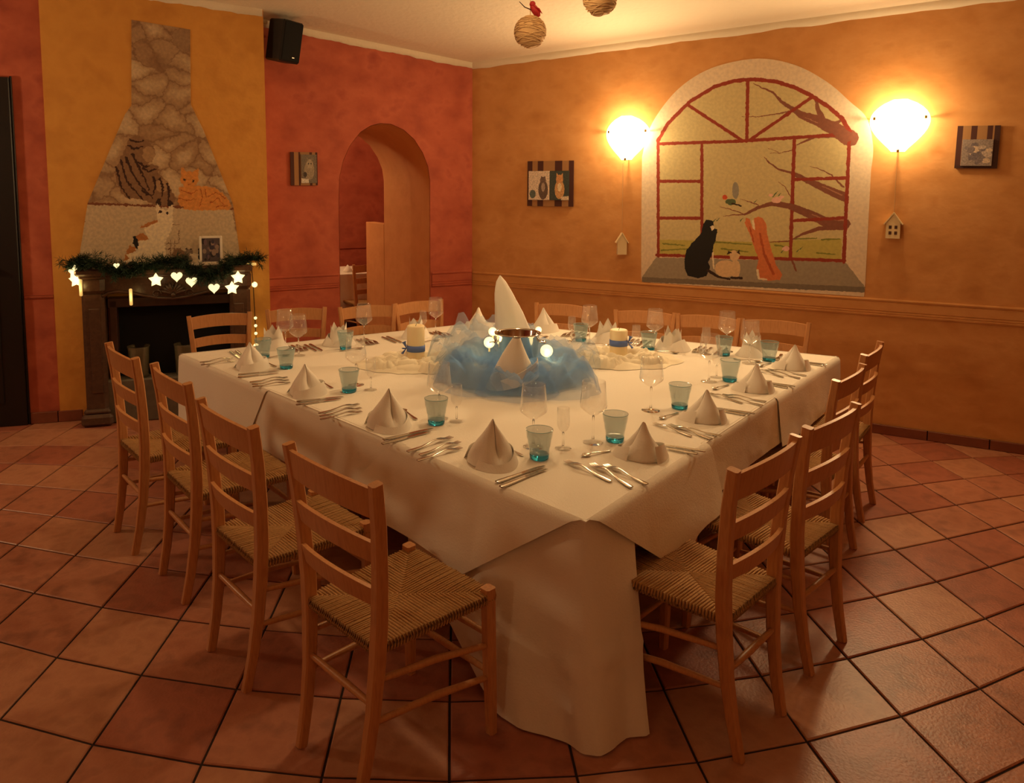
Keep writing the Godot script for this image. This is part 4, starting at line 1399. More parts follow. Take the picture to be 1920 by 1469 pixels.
var proto := {}

func place(kind: String, maker: Callable, category: String, group: String, x: float, d: float, turn: float, label: String, sc := 1.0, y := TY) -> Node3D:
	var o: Node3D
	if not proto.has(kind):
		o = maker.call()
		o.set_meta("base_name", str(o.name))
		tag(o, label, category, group)
		proto[kind] = o
	else:
		o = copy(proto[kind], Vector3.ZERO, 0.0, label)
	o.position = P(x, d, y)
	o.rotation = Vector3(0, turn, 0)
	o.scale = Vector3.ONE * sc
	return o

func make_tumbler() -> Node3D:
	var t := thing("tumbler", "", "tumbler")
	var pr := [Vector2(0, 0), Vector2(0.033, 0.0), Vector2(0.036, 0.004), Vector2(0.0372, 0.02), Vector2(0.0395, 0.046), Vector2(0.0418, 0.050), Vector2(0.0418, 0.054), Vector2(0.0432, 0.058), Vector2(0.0455, 0.078), Vector2(0.0478, 0.082), Vector2(0.0478, 0.086), Vector2(0.0492, 0.09), Vector2(0.0515, 0.112), Vector2(0.0505, 0.1145), Vector2(0.049, 0.113), Vector2(0.0455, 0.085), Vector2(0.040, 0.055), Vector2(0.0352, 0.0235), Vector2(0, 0.0225)]
	pr[0] = Vector2(0, 0.0205); pr[1] = Vector2(0.030, 0.0205); pr[2] = Vector2(0.0366, 0.0208); pr[3] = Vector2(0.0372, 0.0225)
	put("body", Mesher.new().lathe(pr, 32).mesh(), M.blueglass, t)
	put("rim", Mesher.new().lathe([Vector2(0.0515, 0.1125), Vector2(0.0522, 0.1135), Vector2(0.0515, 0.1148), Vector2(0.0503, 0.1138), Vector2(0.0515, 0.1125)], 32).mesh(), M.bluerim, t)
	put("base", Mesher.new().lathe([Vector2(0, 0), Vector2(0.033, 0.0), Vector2(0.036, 0.004), Vector2(0.0371, 0.0195), Vector2(0.036, 0.0202), Vector2(0, 0.0202)], 32).mesh(), M.bluebase, t)
	return t

func make_wine() -> Node3D:
	var t := thing("wine_glass", "", "glass")
	put("foot", Mesher.new().lathe([Vector2(0, 0), Vector2(0.040, 0), Vector2(0.0412, 0.0012), Vector2(0.040, 0.0025), Vector2(0.018, 0.005), Vector2(0.006, 0.010), Vector2(0.0038, 0.03), Vector2(0.0036, 0.085), Vector2(0.0045, 0.1085), Vector2(0, 0.1085)], 28).mesh(), M.stem, t)
	put("bowl", Mesher.new().lathe([Vector2(0, 0.109), Vector2(0.006, 0.109), Vector2(0.022, 0.119), Vector2(0.043, 0.135), Vector2(0.0520, 0.144), Vector2(0.0548, 0.152), Vector2(0.054, 0.164), Vector2(0.050, 0.20), Vector2(0.0458, 0.252), Vector2(0.0452, 0.2525), Vector2(0.0448, 0.252), Vector2(0.049, 0.20), Vector2(0.053, 0.164), Vector2(0.0538, 0.1525), Vector2(0.051, 0.1448), Vector2(0.0422, 0.1365), Vector2(0.0212, 0.1206), Vector2(0.006, 0.112), Vector2(0, 0.1115)], 32).mesh(), M.clear, t)
	return t

func make_small() -> Node3D:
	var t := thing("small_glass", "", "glass")
	put("foot", Mesher.new().lathe([Vector2(0, 0), Vector2(0.032, 0), Vector2(0.0328, 0.001), Vector2(0.032, 0.002), Vector2(0.012, 0.005), Vector2(0.004, 0.012), Vector2(0.0034, 0.05), Vector2(0.0042, 0.0645), Vector2(0, 0.0645)], 24).mesh(), M.stem, t)
	put("bowl", Mesher.new().lathe([Vector2(0, 0.065), Vector2(0.006, 0.065), Vector2(0.018, 0.078), Vector2(0.0255, 0.095), Vector2(0.0265, 0.115), Vector2(0.0235, 0.165), Vector2(0.0231, 0.1654), Vector2(0.0227, 0.165), Vector2(0.0257, 0.115), Vector2(0.0247, 0.0957), Vector2(0.0173, 0.0795), Vector2(0.006, 0.068), Vector2(0, 0.0675)], 26).mesh(), M.clear, t)
	return t

func plate_part(m: Mesher, outline: Array, y: Callable, th: float) -> void:
	# outline: half profile [half width, z]; makes a bent flat bar
	var rows := []
	for q in outline:
		var row := []
		for k in 5:
			var w := -1.0 + k * 0.5
			row.append(Vector3(w * q[0], y.call(q[1]) + th * (1.0 - 0.35 * w * w), q[1]))
		rows.append(row)
	m.slab(rows, Vector3(0, th, 0), 5)

func make_knife() -> Node3D:
	var t := thing("table_knife", "", "knife")
	var h := Mesher.new()
	plate_part(h, [[0.005, -0.125], [0.0088, -0.122], [0.0095, -0.10], [0.0082, -0.05], [0.0068, -0.012], [0.006, 0.0]], func(_z): return 0.0035, 0.0045)
	put("handle", h.mesh(), M.steel, t)
	var b := Mesher.new()
	var pl := PackedVector2Array([Vector2(-0.006, 0.0), Vector2(0.006, 0.0), Vector2(0.0098, 0.014), Vector2(0.0105, 0.06), Vector2(0.0085, 0.095), Vector2(0.003, 0.118), Vector2(-0.004, 0.124), Vector2(-0.0055, 0.11), Vector2(-0.006, 0.05)])
	b.prism(pl, 0.0040, 0.0058, Transform3D(Basis(Vector3(1, 0, 0), Vector3(0, 0, 1), Vector3(0, 1, 0)), Vector3.ZERO))
	put("blade", b.mesh(), M.steel, t)
	return t

func make_fork() -> Node3D:
	var t := thing("table_fork", "", "fork")
	var ya := func(z: float) -> float: return 0.003 + 0.010 * clampf(1.0 - pow((z - 0.028) / 0.055, 2.0), 0.0, 1.0)
	var h := Mesher.new()
	plate_part(h, [[0.004, -0.112], [0.0085, -0.108], [0.0092, -0.09], [0.0060, -0.045], [0.0036, -0.01], [0.0034, 0.02], [0.0045, 0.034]], ya, 0.0032)
	put("handle", h.mesh(), M.steel, t)
	var b := Mesher.new()
	plate_part(b, [[0.0045, 0.034], [0.009, 0.043], [0.0118, 0.054], [0.0122, 0.064]], ya, 0.0026)
	for k in 4:
		var x := -0.0104 + k * 0.00693
		b.bar([Vector3(x, ya.call(0.062) + 0.0015, 0.062), Vector3(x, 0.0045, 0.085), Vector3(x * 0.98, 0.0065, 0.112)], 0.0042, 0.0024, Vector3.RIGHT, 0.0, [1.0, 0.95, 0.5])
	put("tines", b.mesh(), M.steel, t)
	return t

func make_spoon() -> Node3D:
	var t := thing("dessert_spoon", "", "spoon")
	var h := Mesher.new()
	plate_part(h, [[0.003, -0.078], [0.0068, -0.074], [0.0070, -0.06], [0.0042, -0.02], [0.0030, 0.02], [0.0034, 0.034]], func(z): return 0.003 + 0.006 * clampf(1.0 - pow((z - 0.02) / 0.05, 2.0), 0.0, 1.0), 0.003)
	put("handle", h.mesh(), M.steel, t)
	var rows := []
	for i in 7:
		var w := i / 6.0
		var z := 0.033 + 0.047 * w
		var half := 0.0155 * sin(PI * clampf(w * 0.94 + 0.06, 0.0, 1.0)) + 0.002
		var row := []
		for k in 7:
			var q := -1.0 + k / 3.0
			row.append(Vector3(q * half, 0.0085 - 0.0062 * (1.0 - q * q) * sin(PI * clampf(w, 0.05, 0.95)), z))
		rows.append(row)
	put("bowl", Mesher.new().slab(rows, Vector3(0, 0.0012, 0), 5).mesh(), M.steel, t)
	return t

# folded napkins: a standing cone with a cuff, or a crown with several points
func make_mitre(seed2: float, h: float, lean: float, rad: float) -> Node3D:
	var t := thing("napkin", "", "napkin")
	var rows := []
	var N := 40
	for j in 13:
		var v := j / 12.0
		var row := []
		for i in N:
			var a := TAU * i / N
			var front := maxf(0.0, cos(a))
			var top := 0.05 + (h - 0.05) * pow(absf(cos(a)), 1.25 if front > 0.0 else 1.3)
			var r := rad * (0.92 + 0.10 * v - 0.62 * v * v) * (1.0 + 0.07 * sin(3.0 * a + seed2) + 0.05 * fn.get_noise_2d(i * 0.4, seed2 * 9.0 + v))
			var y := top * v
			row.append(Vector3(r * sin(a) * (1.15 - 0.5 * v), y + 0.001, r * cos(a) * (1.0 - 0.96 * v * v) + lean * v * v - 0.01 * v))
		rows.append(row)
	put("peak", Mesher.new().sheet(rows, Vector3.UP, 5, true).mesh(), M.napkin, t)
	var cu := []
	for j in 4:
		var v := j / 3.0
		var row := []
		for i in N + 1:
			var a := -0.35 + (TAU * 0.82) * i / N + 0.7 + PI
			var r := rad * (1.10 - 0.20 * v) * (1.0 + 0.07 * sin(3.0 * a + seed2))
			row.append(Vector3(r * sin(a) * 1.12, 0.001 + v * (0.042 + 0.018 * sin(a * 1.0 + seed2)), r * cos(a)))
		cu.append(row)
	put("cuff", Mesher.new().slab(cu, Vector3(0, 0.0012, 0), 5).mesh(), M.napkin, t)
	return t

func make_crown(seed2: float, h: float, pts: int, rad: float) -> Node3D:
	var t := thing("napkin", "", "napkin")
	var rows := []
	var N := pts * 10
	for j in 9:
		var v := j / 8.0
		var row := []
		for i in N:
			var a := TAU * i / N
			var saw := absf(fposmod(a * pts / TAU + 0.5, 1.0) * 2.0 - 1.0)
			var hh := h * (0.62 + 0.38 * saw * (0.8 + 0.25 * sin(a * 2.0 + seed2)))
			var r := rad * (1.0 - 0.62 * v + 0.30 * v * v) * (1.0 + 0.10 * sin(a * pts + seed2) * (1.0 - v))
			row.append(Vector3(r * sin(a) * 1.1, hh * v + 0.001, r * cos(a) * 0.85))
		rows.append(row)
	put("points", Mesher.new().sheet(rows, Vector3.UP, 5, true).mesh(), M.napkin, t)
	var rows2 := []
	for j in 5:
		var v := j / 4.0
		var row := []
		for i in 30:
			var a := TAU * i / 30.0
			var r := rad * (1.25 - 0.45 * v) * (1.0 + 0.12 * sin(2.0 * a + seed2))
			row.append(Vector3(r * sin(a) * 1.15, 0.001 + v * 0.05 * (1.0 + 0.4 * sin(a * 2.0 + seed2)), r * cos(a)))
		rows2.append(row)
	put("base_fold", Mesher.new().sheet(rows2, Vector3.UP, 5, true).mesh(), M.napkin, t)
	return t

func place_settings() -> void:
	var tum := {A1 = [0.305, 2.84], A2 = [-0.097, 3.265], A3 = [-0.547, 3.783], A4 = [-0.971, 4.277], B1 = [0.632, 3.041], B2 = [1.023, 3.497], B3 = [1.428, 3.993], B4 = [1.823, 4.462], C1 = [-1.168, 4.546], C2 = [-0.711, 4.786], D1 = [0.807, 5.035], D2 = [1.187, 4.755], D3 = [1.605, 4.604]}
	for k in tum: place("tumbler", make_tumbler, "tumbler", "blue glass tumblers", tum[k][0], tum[k][1], rng.randf() * TAU, "ribbed blue glass tumbler at the " + SEAT[k])
	var wine := {A1 = [0.295, 2.971], A2 = [-0.086, 3.34], A3 = [-0.53, 3.917], A4 = [-0.968, 4.60], B1 = [0.54, 3.022], B2 = [0.881, 3.463], B3 = [1.315, 3.982], B4 = [1.682, 4.394], C1 = [-1.09, 4.79], C2 = [-0.622, 5.017], C3 = [-0.159, 5.291], D1 = [0.849, 4.949], D2 = [1.235, 4.80], D3 = [1.66, 4.72]}
	for k in wine: place("wine", make_wine, "glass", "tall clear wine glasses", wine[k][0], wine[k][1], 0.0, "tall clear wine glass at the " + SEAT[k])
	var small := {A1 = [0.41, 2.95], A2 = [-0.009, 3.30], A3 = [-0.443, 3.82], B3 = [1.385, 4.072], C3 = [-0.245, 5.27], D1 = [0.747, 5.035], D2 = [1.099, 4.72], D3 = [1.507, 4.64]}
	for k in small: place("small", make_small, "glass", "small clear stemmed glasses", small[k][0], small[k][1], 0.0, "small clear stemmed glass at the " + SEAT[k])
	var el := edge_frame(TN, TL)
	var er := edge_frame(TN, TR)
	# napkins [x, d, style, turn]
	var fa := facing(-el[1].x, -el[1].y)
	var fb := facing(-er[1].x, -er[1].y)
	var nap := {A1 = [0.125, 2.80, "m1", fa - 0.3], A2 = [-0.30, 3.23, "m1", fa - 0.2], A3 = [-0.755, 3.75, "m2", fa - 0.1], A4 = [-1.17, 4.28, "m2", fa],
		B1 = [0.70, 2.87, "m3", fb - 0.9], B2 = [1.085, 3.33, "m3", fb - 0.8], B3 = [1.492, 3.82, "m3", fb - 0.9], B4 = [1.885, 4.285, "m3", fb - 0.9],
		C1 = [-1.174, 4.82, "c1", 0.3], C2 = [-0.775, 4.93, "c1", 0.9], C3 = [-0.29, 5.178, "c1", 1.7], C4 = [0.145, 5.50, "m2", 0.2],
		D1 = [0.60, 5.40, "m1", -0.6], D2 = [0.987, 5.06, "c2", 0.4], D3 = [1.349, 4.80, "c2", 1.0], D4 = [1.778, 4.62, "c1", 2.0]}
	var mk := {m1 = make_mitre.bind(0.4, 0.165, 0.012, 0.092), m2 = make_mitre.bind(2.1, 0.15, 0.004, 0.088), m3 = make_mitre.bind(4.4, 0.138, -0.01, 0.086), c1 = make_crown.bind(0.7, 0.145, 5, 0.075), c2 = make_crown.bind(2.2, 0.14, 6, 0.085)}
	for k in nap:
		var st: String = nap[k][2]
		place("napkin_" + st, mk[st], "napkin", "folded white napkins", nap[k][0], nap[k][1], nap[k][3], ("white napkin folded to a peak at the " if st[0] == "m" else "white napkin folded like a crown at the ") + SEAT[k])
	# cutlery on the two near sides, as laid: kind, handle end x d, tip x d, size
	var rowsA := {A1 = [["k", 0.13, 2.594, 0.317, 2.751], ["k", 0.142, 2.551, 0.322, 2.719], ["f", -0.202, 2.898, -0.026, 3.074], ["f", -0.15, 2.865, 0.004, 3.015], ["f", -0.155, 2.805, 0.01, 2.945], ["s", 0.246, 2.857, 0.16, 2.98]],
		A2 = [["k", -0.306, 3.041, -0.108, 3.185], ["k", -0.306, 2.99, -0.116, 3.142], ["f", -0.633, 3.405, -0.469, 3.549], ["f", -0.62, 3.36, -0.45, 3.485], ["f", -0.61, 3.315, -0.44, 3.43], ["s", -0.18, 3.303, -0.27, 3.47]],
		A3 = [["k", -0.771, 3.593, -0.558, 3.676], ["k", -0.763, 3.54, -0.565, 3.639], ["f", -1.093, 3.96, -0.915, 4.055], ["f", -1.07, 3.915, -0.895, 3.995], ["f", -1.05, 3.87, -0.88, 3.94], ["s", -0.638, 3.834, -0.73, 3.965]],
		A4 = [["k", -1.197, 4.119, -0.993, 4.203], ["k", -1.183, 4.059, -0.985, 4.150], ["f", -1.50, 4.41, -1.345, 4.515], ["f", -1.47, 4.345, -1.31, 4.435], ["s", -1.034, 4.303, -1.144, 4.42]],
		B1 = [["k", 0.955, 2.905, 0.755, 3.01], ["k", 0.915, 2.875, 0.73, 2.985], ["f", 0.596, 2.535, 0.487, 2.78], ["f", 0.651, 2.575, 0.54, 2.76], ["f", 0.53, 2.60, 0.40, 2.80], ["s", 0.591, 2.916, 0.466, 2.851]],
		B2 = [["k", 1.335, 3.40, 1.135, 3.52], ["k", 1.285, 3.385, 1.11, 3.50], ["f", 1.08, 3.09, 0.915, 3.21], ["f", 1.027, 3.048, 0.905, 3.24], ["f", 0.955, 3.085, 0.845, 3.26], ["s", 0.994, 3.413, 0.885, 3.32]],
		B3 = [["k", 1.72, 3.87, 1.53, 4.0], ["k", 1.67, 3.85, 1.51, 3.98], ["f", 1.464, 3.594, 1.295, 3.715], ["f", 1.422, 3.531, 1.29, 3.68], ["f", 1.34, 3.565, 1.24, 3.74], ["s", 1.39, 3.90, 1.28, 3.81]],
		B4 = [["k", 2.11, 4.35, 1.93, 4.47], ["k", 2.07, 4.335, 1.91, 4.45], ["f", 1.879, 4.095, 1.725, 4.235], ["f", 1.819, 4.038, 1.70, 4.215], ["f", 1.74, 4.06, 1.655, 4.24], ["s", 1.80, 4.385, 1.71, 4.305]]}
	var word := {k = ["outer", "inner"], f = ["inner", "middle", "outer"], s = ["small"]}
	for seat in rowsA:
		var cnt := {k = 0, f = 0, s = 0}
		for q in rowsA[seat]:
			lay(q[0], Vector2(q[1], q[2]), Vector2(q[3], q[4]), seat, cnt)
	# the two far sides: the same layout, laid from each seat
	var far := {C1 = [-1.174, 4.70, 0.5], C2 = [-0.755, 4.90, 0.5], C3 = [-0.28, 5.15, 0.5], D1 = [0.62, 5.33, -0.5], D2 = [0.987, 5.06, -0.5], D3 = [1.36, 4.83, -0.5], D4 = [1.778, 4.60, -0.5]}
	for seat in far:
		var o := Vector2(far[seat][0], far[seat][1])
		var e := edge_frame(TB, TL) if str(seat).begins_with("C") else edge_frame(TB, TR)
		var inn: Vector2 = -e[1]
		var right := Vector2(inn.y, -inn.x)        # the sitter's right hand
		var cnt := {k = 0, f = 0, s = 0}
		for q in [["k", 0.17, -0.12, 0.12], ["k", 0.205, -0.12, 0.11], ["f", -0.15, -0.11, 0.11], ["f", -0.18, -0.11, 0.11], ["f", -0.215, -0.11, 0.10]]:
			var a: Vector2 = o + right * q[1] + inn * q[2]
			lay(q[0], a, a + inn * (q[3] - q[2]), seat, cnt)
		var b: Vector2 = o + inn * 0.17
		lay("s", b + right * 0.08, b - right * 0.08, seat, cnt)

func lay(kind: String, a: Vector2, b: Vector2, seat: String, cnt: Dictionary) -> void:
	var mid := (a + b) * 0.5
	var dir := (b - a).normalized()
	var n: int = cnt[kind]
	cnt[kind] = n + 1
	var names := {k = ["table_knife", "knife", "steel table knives"], f = ["table_fork", "fork", "steel table forks"], s = ["dessert_spoon", "spoon", "small dessert spoons"]}
	var which: String = {k = ["inner", "outer"], f = ["inner", "middle", "outer"], s = ["small"]}[kind][mini(n, 2)]
	var real: float = {k = 0.25, f = 0.224, s = 0.158}[kind]
	var sc := clampf((b - a).length() / real, 0.86, 1.08)
	var label: String = ({k = "%s steel table knife at the ", f = "%s steel table fork at the ", s = "%s steel dessert spoon at the "}[kind] % which) + SEAT[seat]
	place("cut_" + kind, {k = make_knife, f = make_fork, s = make_spoon}[kind], names[kind][1], names[kind][2], mid.x, mid.y, facing(dir.x, dir.y), label, sc, TY + 0.001)


# ------------------------------------------------------------------ centrepiece
func ruffle(seed2: float, r0: float, r1: float, h: float, waves: int, rise: float, sector := TAU, a0 := 0.0) -> ArrayMesh:
	var rows := []
	var N := 120
	for j in 9:
		var v := j / 8.0
		var row := []
		for i in N + 1:
			var a := a0 + sector * i / N
			var f := pow(sin(waves * a + seed2 + 1.6 * sin(2.0 * a + seed2)) * 0.5 + 0.5, 0.8)
			var nz := fn.get_noise_3d(cos(a) * 1.7 + seed2, sin(a) * 1.7, v * 1.3)
			var r := lerpf(r0, r1, v) * (1.0 + 0.05 * f * v + 0.16 * nz)
			var y := rise + h * sin(PI * clampf(pow(v, 1.25) * 0.95 + 0.03, 0, 1)) * (0.86 + 0.12 * f + 0.5 * nz)
			row.append(Vector3(r * cos(a), maxf(0.002, y), r * sin(a)))
		rows.append(row)
	return Mesher.new().sheet(rows, Vector3.UP, 5).mesh()

func centrepiece() -> void:
	var c := Vector2(0.29, 4.16)
	var tl := thing("tulle", "puffy blue tulle wreathed round the ice bucket in the table centre", "tulle", P(c.x, c.y, TY))
	for k in 9:
		var m := ruffle(1.3 * k + 0.4, 0.125 + 0.02 * (k % 3), 0.36 + 0.030 * (k % 3), 0.095 + 0.014 * (k % 4), 9 + k % 4, 0.0)
		put("layer", m, M.tulle if k % 3 == 0 else M.tulle_pale, tl, Transform3D(Basis(Vector3.UP, k * 0.7).scaled(Vector3(1.02, 1.0, 1.28 - 0.03 * k)), Vector3(0, 0, -0.03)))
	for q in [[-0.16, -0.62, 0.23, 0.21], [0.06, -0.60, 0.16, 0.17], [-0.30, -0.20, 0.18, 0.19], [0.32, -0.16, 0.19, 0.17], [-0.20, 0.30, 0.20, 0.19], [0.20, 0.34, 0.22, 0.17], [0.0, 0.40, 0.2, 0.16]]:
		put("puff", ruffle(q[0] * 20.0, 0.01, q[2], q[3] * 0.85, 7, 0.0), M.tulle if q[1] > 0.0 else M.tulle_pale, tl, Transform3D(Basis(Vector3.UP, q[1] * 5.0), Vector3(q[0], 0.0, q[1])))
	# ice bucket
	var b := thing("ice_bucket", "shiny steel ice bucket standing in the blue tulle", "ice bucket", P(0.315, 4.08, TY - 0.004))
	put("body", Mesher.new().lathe([Vector2(0, 0), Vector2(0.085, 0), Vector2(0.092, 0.006), Vector2(0.098, 0.05), Vector2(0.116, 0.235), Vector2(0.124, 0.243), Vector2(0.124, 0.249), Vector2(0.116, 0.249), Vector2(0.112, 0.24), Vector2(0.094, 0.05), Vector2(0.086, 0.012), Vector2(0, 0.012)], 40).mesh(), M.bucket, b)
	for s in [-1.0, 1.0]:
		put("handle", Mesher.new().tube([Vector3(s * 0.113, 0.20, 0.02), Vector3(s * 0.145, 0.195, 0.02), Vector3(s * 0.148, 0.195, 0), Vector3(s * 0.145, 0.195, -0.02), Vector3(s * 0.113, 0.20, -0.02)], 0.006, 8).mesh(), M.bucket, b)
	# tall napkin cone behind, small one in front
	var tn := thing("napkin", "tall white napkin cone standing behind the ice bucket", "napkin", P(0.305, 4.50, TY))
	var rows := []
	for j in 15:
		var v := j / 14.0
		var row := []
		for i in 44:
			var a := TAU * i / 44.0
			var r := 0.132 * pow(1.0 - v, 0.62) * (1.0 + 0.06 * sin(5.0 * a) * (1.0 - v) + 0.07 * fn.get_noise_2d(i * 0.3, v * 3.0)) + 0.003
			row.append(Vector3(r * sin(a) - 0.065 * pow(v, 1.4) + 0.014 + 0.012 * sin(v * 5.0), 0.50 * v + 0.001, r * cos(a) * 0.8))
		rows.append(row)
	put("cone", Mesher.new().sheet(rows, Vector3.UP, 5, true).mesh(), M.napkin, tn)
	var fold := []
	for j in 9:
		var v := j / 8.0
		fold.append([Vector3(-0.05 + 0.02 * v - 0.03 * v * v, 0.03 + 0.36 * v, 0.092 * (1.0 - 0.75 * v)), Vector3(0.0 - 0.02 * v, 0.02 + 0.37 * v, 0.108 * (1.0 - 0.72 * v)), Vector3(0.075 * (1.0 - v) - 0.03 * v, 0.01 + 0.38 * v, 0.082 * (1.0 - 0.7 * v))])
	put("fold", Mesher.new().slab(fold, Vector3(0, 0, 0.003), 5).mesh(), M.napkin, tn)
	var fnp := thing("napkin", "small white napkin cone leaning on the front of the ice bucket", "napkin", P(0.272, 3.79, TY + 0.055))
	fnp.basis = (Basis(Vector3.UP, 0.15) * Basis(Vector3.RIGHT, 0.12)).scaled(Vector3.ONE * 1.12)
	rows = []
	for j in 11:
		var v := j / 10.0
		var row := []
		for i in 36:
			var a := TAU * i / 36.0
			var r := 0.112 * (1.0 - 0.85 * v) * (1.0 + 0.09 * sin(3.0 * a + 1.0))
			row.append(Vector3(r * sin(a) * 1.02 + 0.01 * v, (0.20 - 0.06 * sin(a) * (1 - v)) * v + 0.03 * sin(a) * (1.0 - v), r * cos(a) * 0.6))
		rows.append(row)
	put("cone", Mesher.new().sheet(rows, Vector3.UP, 5, true).mesh(), M.napkin, fnp)
	var band := []
	for i in 15:
		var a := -1.7 + 3.4 * i / 14.0
		band.append([Vector3(0.118 * sin(a), 0.03 * sin(a) - 0.004, 0.075 * cos(a)), Vector3(0.108 * sin(a), 0.055 + 0.05 * sin(a), 0.070 * cos(a))])
	put("cuff", Mesher.new().slab(band, Vector3(0, 0, 0.002), 5).mesh(), M.napkin, fnp)
	# fairy bulbs in the tulle
	var bl := [[0.165, 4.10, 0.185, 0.030, "left of the ice bucket, lower"], [0.19, 4.25, 0.215, 0.024, "left of the ice bucket, upper"], [0.46, 3.98, 0.165, 0.033, "right of the ice bucket, lower"], [0.445, 4.25, 0.225, 0.018, "right of the ice bucket by its rim"]]
	for q in bl:
		var t := thing("fairy_bulb", "round glowing fairy bulb in the blue tulle " + q[4], "fairy light", P(q[0], q[1], TY + q[2]), 0.0, "glowing bulbs in the tulle")
		put("bulb", Mesher.new().lathe(ball(q[3], 12), 20).mesh(), M.fairy, t)
		put("socket", Mesher.new().tube([Vector3(0, -q[3] * 0.9, 0), Vector3(0, -q[3] - 0.02, 0)], 0.006, 6).mesh(), M.cream, t)
		small_light(t, Vector3(0, 0.0, q[3] + 0.02), 0.012)
	# candles on their crumpled white cloths
	for k in 2:
		var at: Vector2 = [Vector2(-0.247, 4.394), Vector2(0.945, 4.50)][k]
		var side: String = ["left", "right"][k]
		var cn := thing("candle", "thick cream candle with blue ribbon %s of the ice bucket" % side, "candle", P(at.x, at.y, TY), 0.0, "ribboned cream candles")
		var hc: float = [0.225, 0.18][k]
		put("wax", Mesher.new().lathe([Vector2(0, 0), Vector2(0.050, 0), Vector2(0.0515, 0.003), Vector2(0.0515, hc - 0.006), Vector2(0.046, hc), Vector2(0.03, hc - 0.004), Vector2(0, hc - 0.006)], 28).mesh(), M.wax, cn)
		put("wick", Mesher.new().tube([Vector3(0, hc - 0.008, 0), Vector3(0.001, hc + 0.002, 0), Vector3(0.004, hc + 0.009, 0)], 0.0014, 5).mesh(), M.black, cn)
		var y0: float = [0.075, 0.085][k]
		put("ribbon", Mesher.new().lathe([Vector2(0.0525, y0), Vector2(0.0535, y0), Vector2(0.0535, y0 + 0.036), Vector2(0.0525, y0 + 0.036), Vector2(0.0525, y0)], 28).mesh(), M.ribbon, cn)
		var bow := Mesher.new()
		var sx := -1.0 if k == 0 else 1.0
		for q in [[0.0, 0.035], [0.05, -0.03], [0.012, 0.0]]:
			bow.tube([Vector3(sx * 0.054, y0 + 0.018, 0.012), Vector3(sx * (0.068 + q[0] * 0.2), y0 + 0.018 + q[1], 0.02), Vector3(sx * (0.058 + q[0] * 0.3), y0 + 0.022 + q[1] * 1.1, 0.028)], [0.004, 0.012, 0.006], 6, 0.4)
		put("bow", bow.mesh(), M.ribbon, cn)
		var fl := thing("crumpled_cloth", "crumpled white cloth laid round the foot of the %s candle" % side, "cloth", P(at.x, at.y - 0.02, TY), 0.0, "crumpled white cloths")
		for j in 4:
			put("layer", ruffle(3.0 * j + k * 7.0, 0.058, 0.17 + 0.035 * j, 0.062 - 0.012 * j, 7 + j, 0.001), M.fluff, fl, Transform3D(Basis(Vector3.UP, j * 0.9).scaled(Vector3(1.25, 1.0, 0.85)), Vector3.ZERO))
		for j in 3:
			put("fold", ruffle(5.0 * j + k, 0.008, 0.075 + 0.015 * j, 0.055, 5, 0.0), M.fluff, fl, Transform3D(Basis(Vector3.UP, j * 2.0), Vector3([0.17, -0.15, 0.10][j] * (1 if k == 0 else -1), 0, [0.02, 0.10, 0.13][j])))


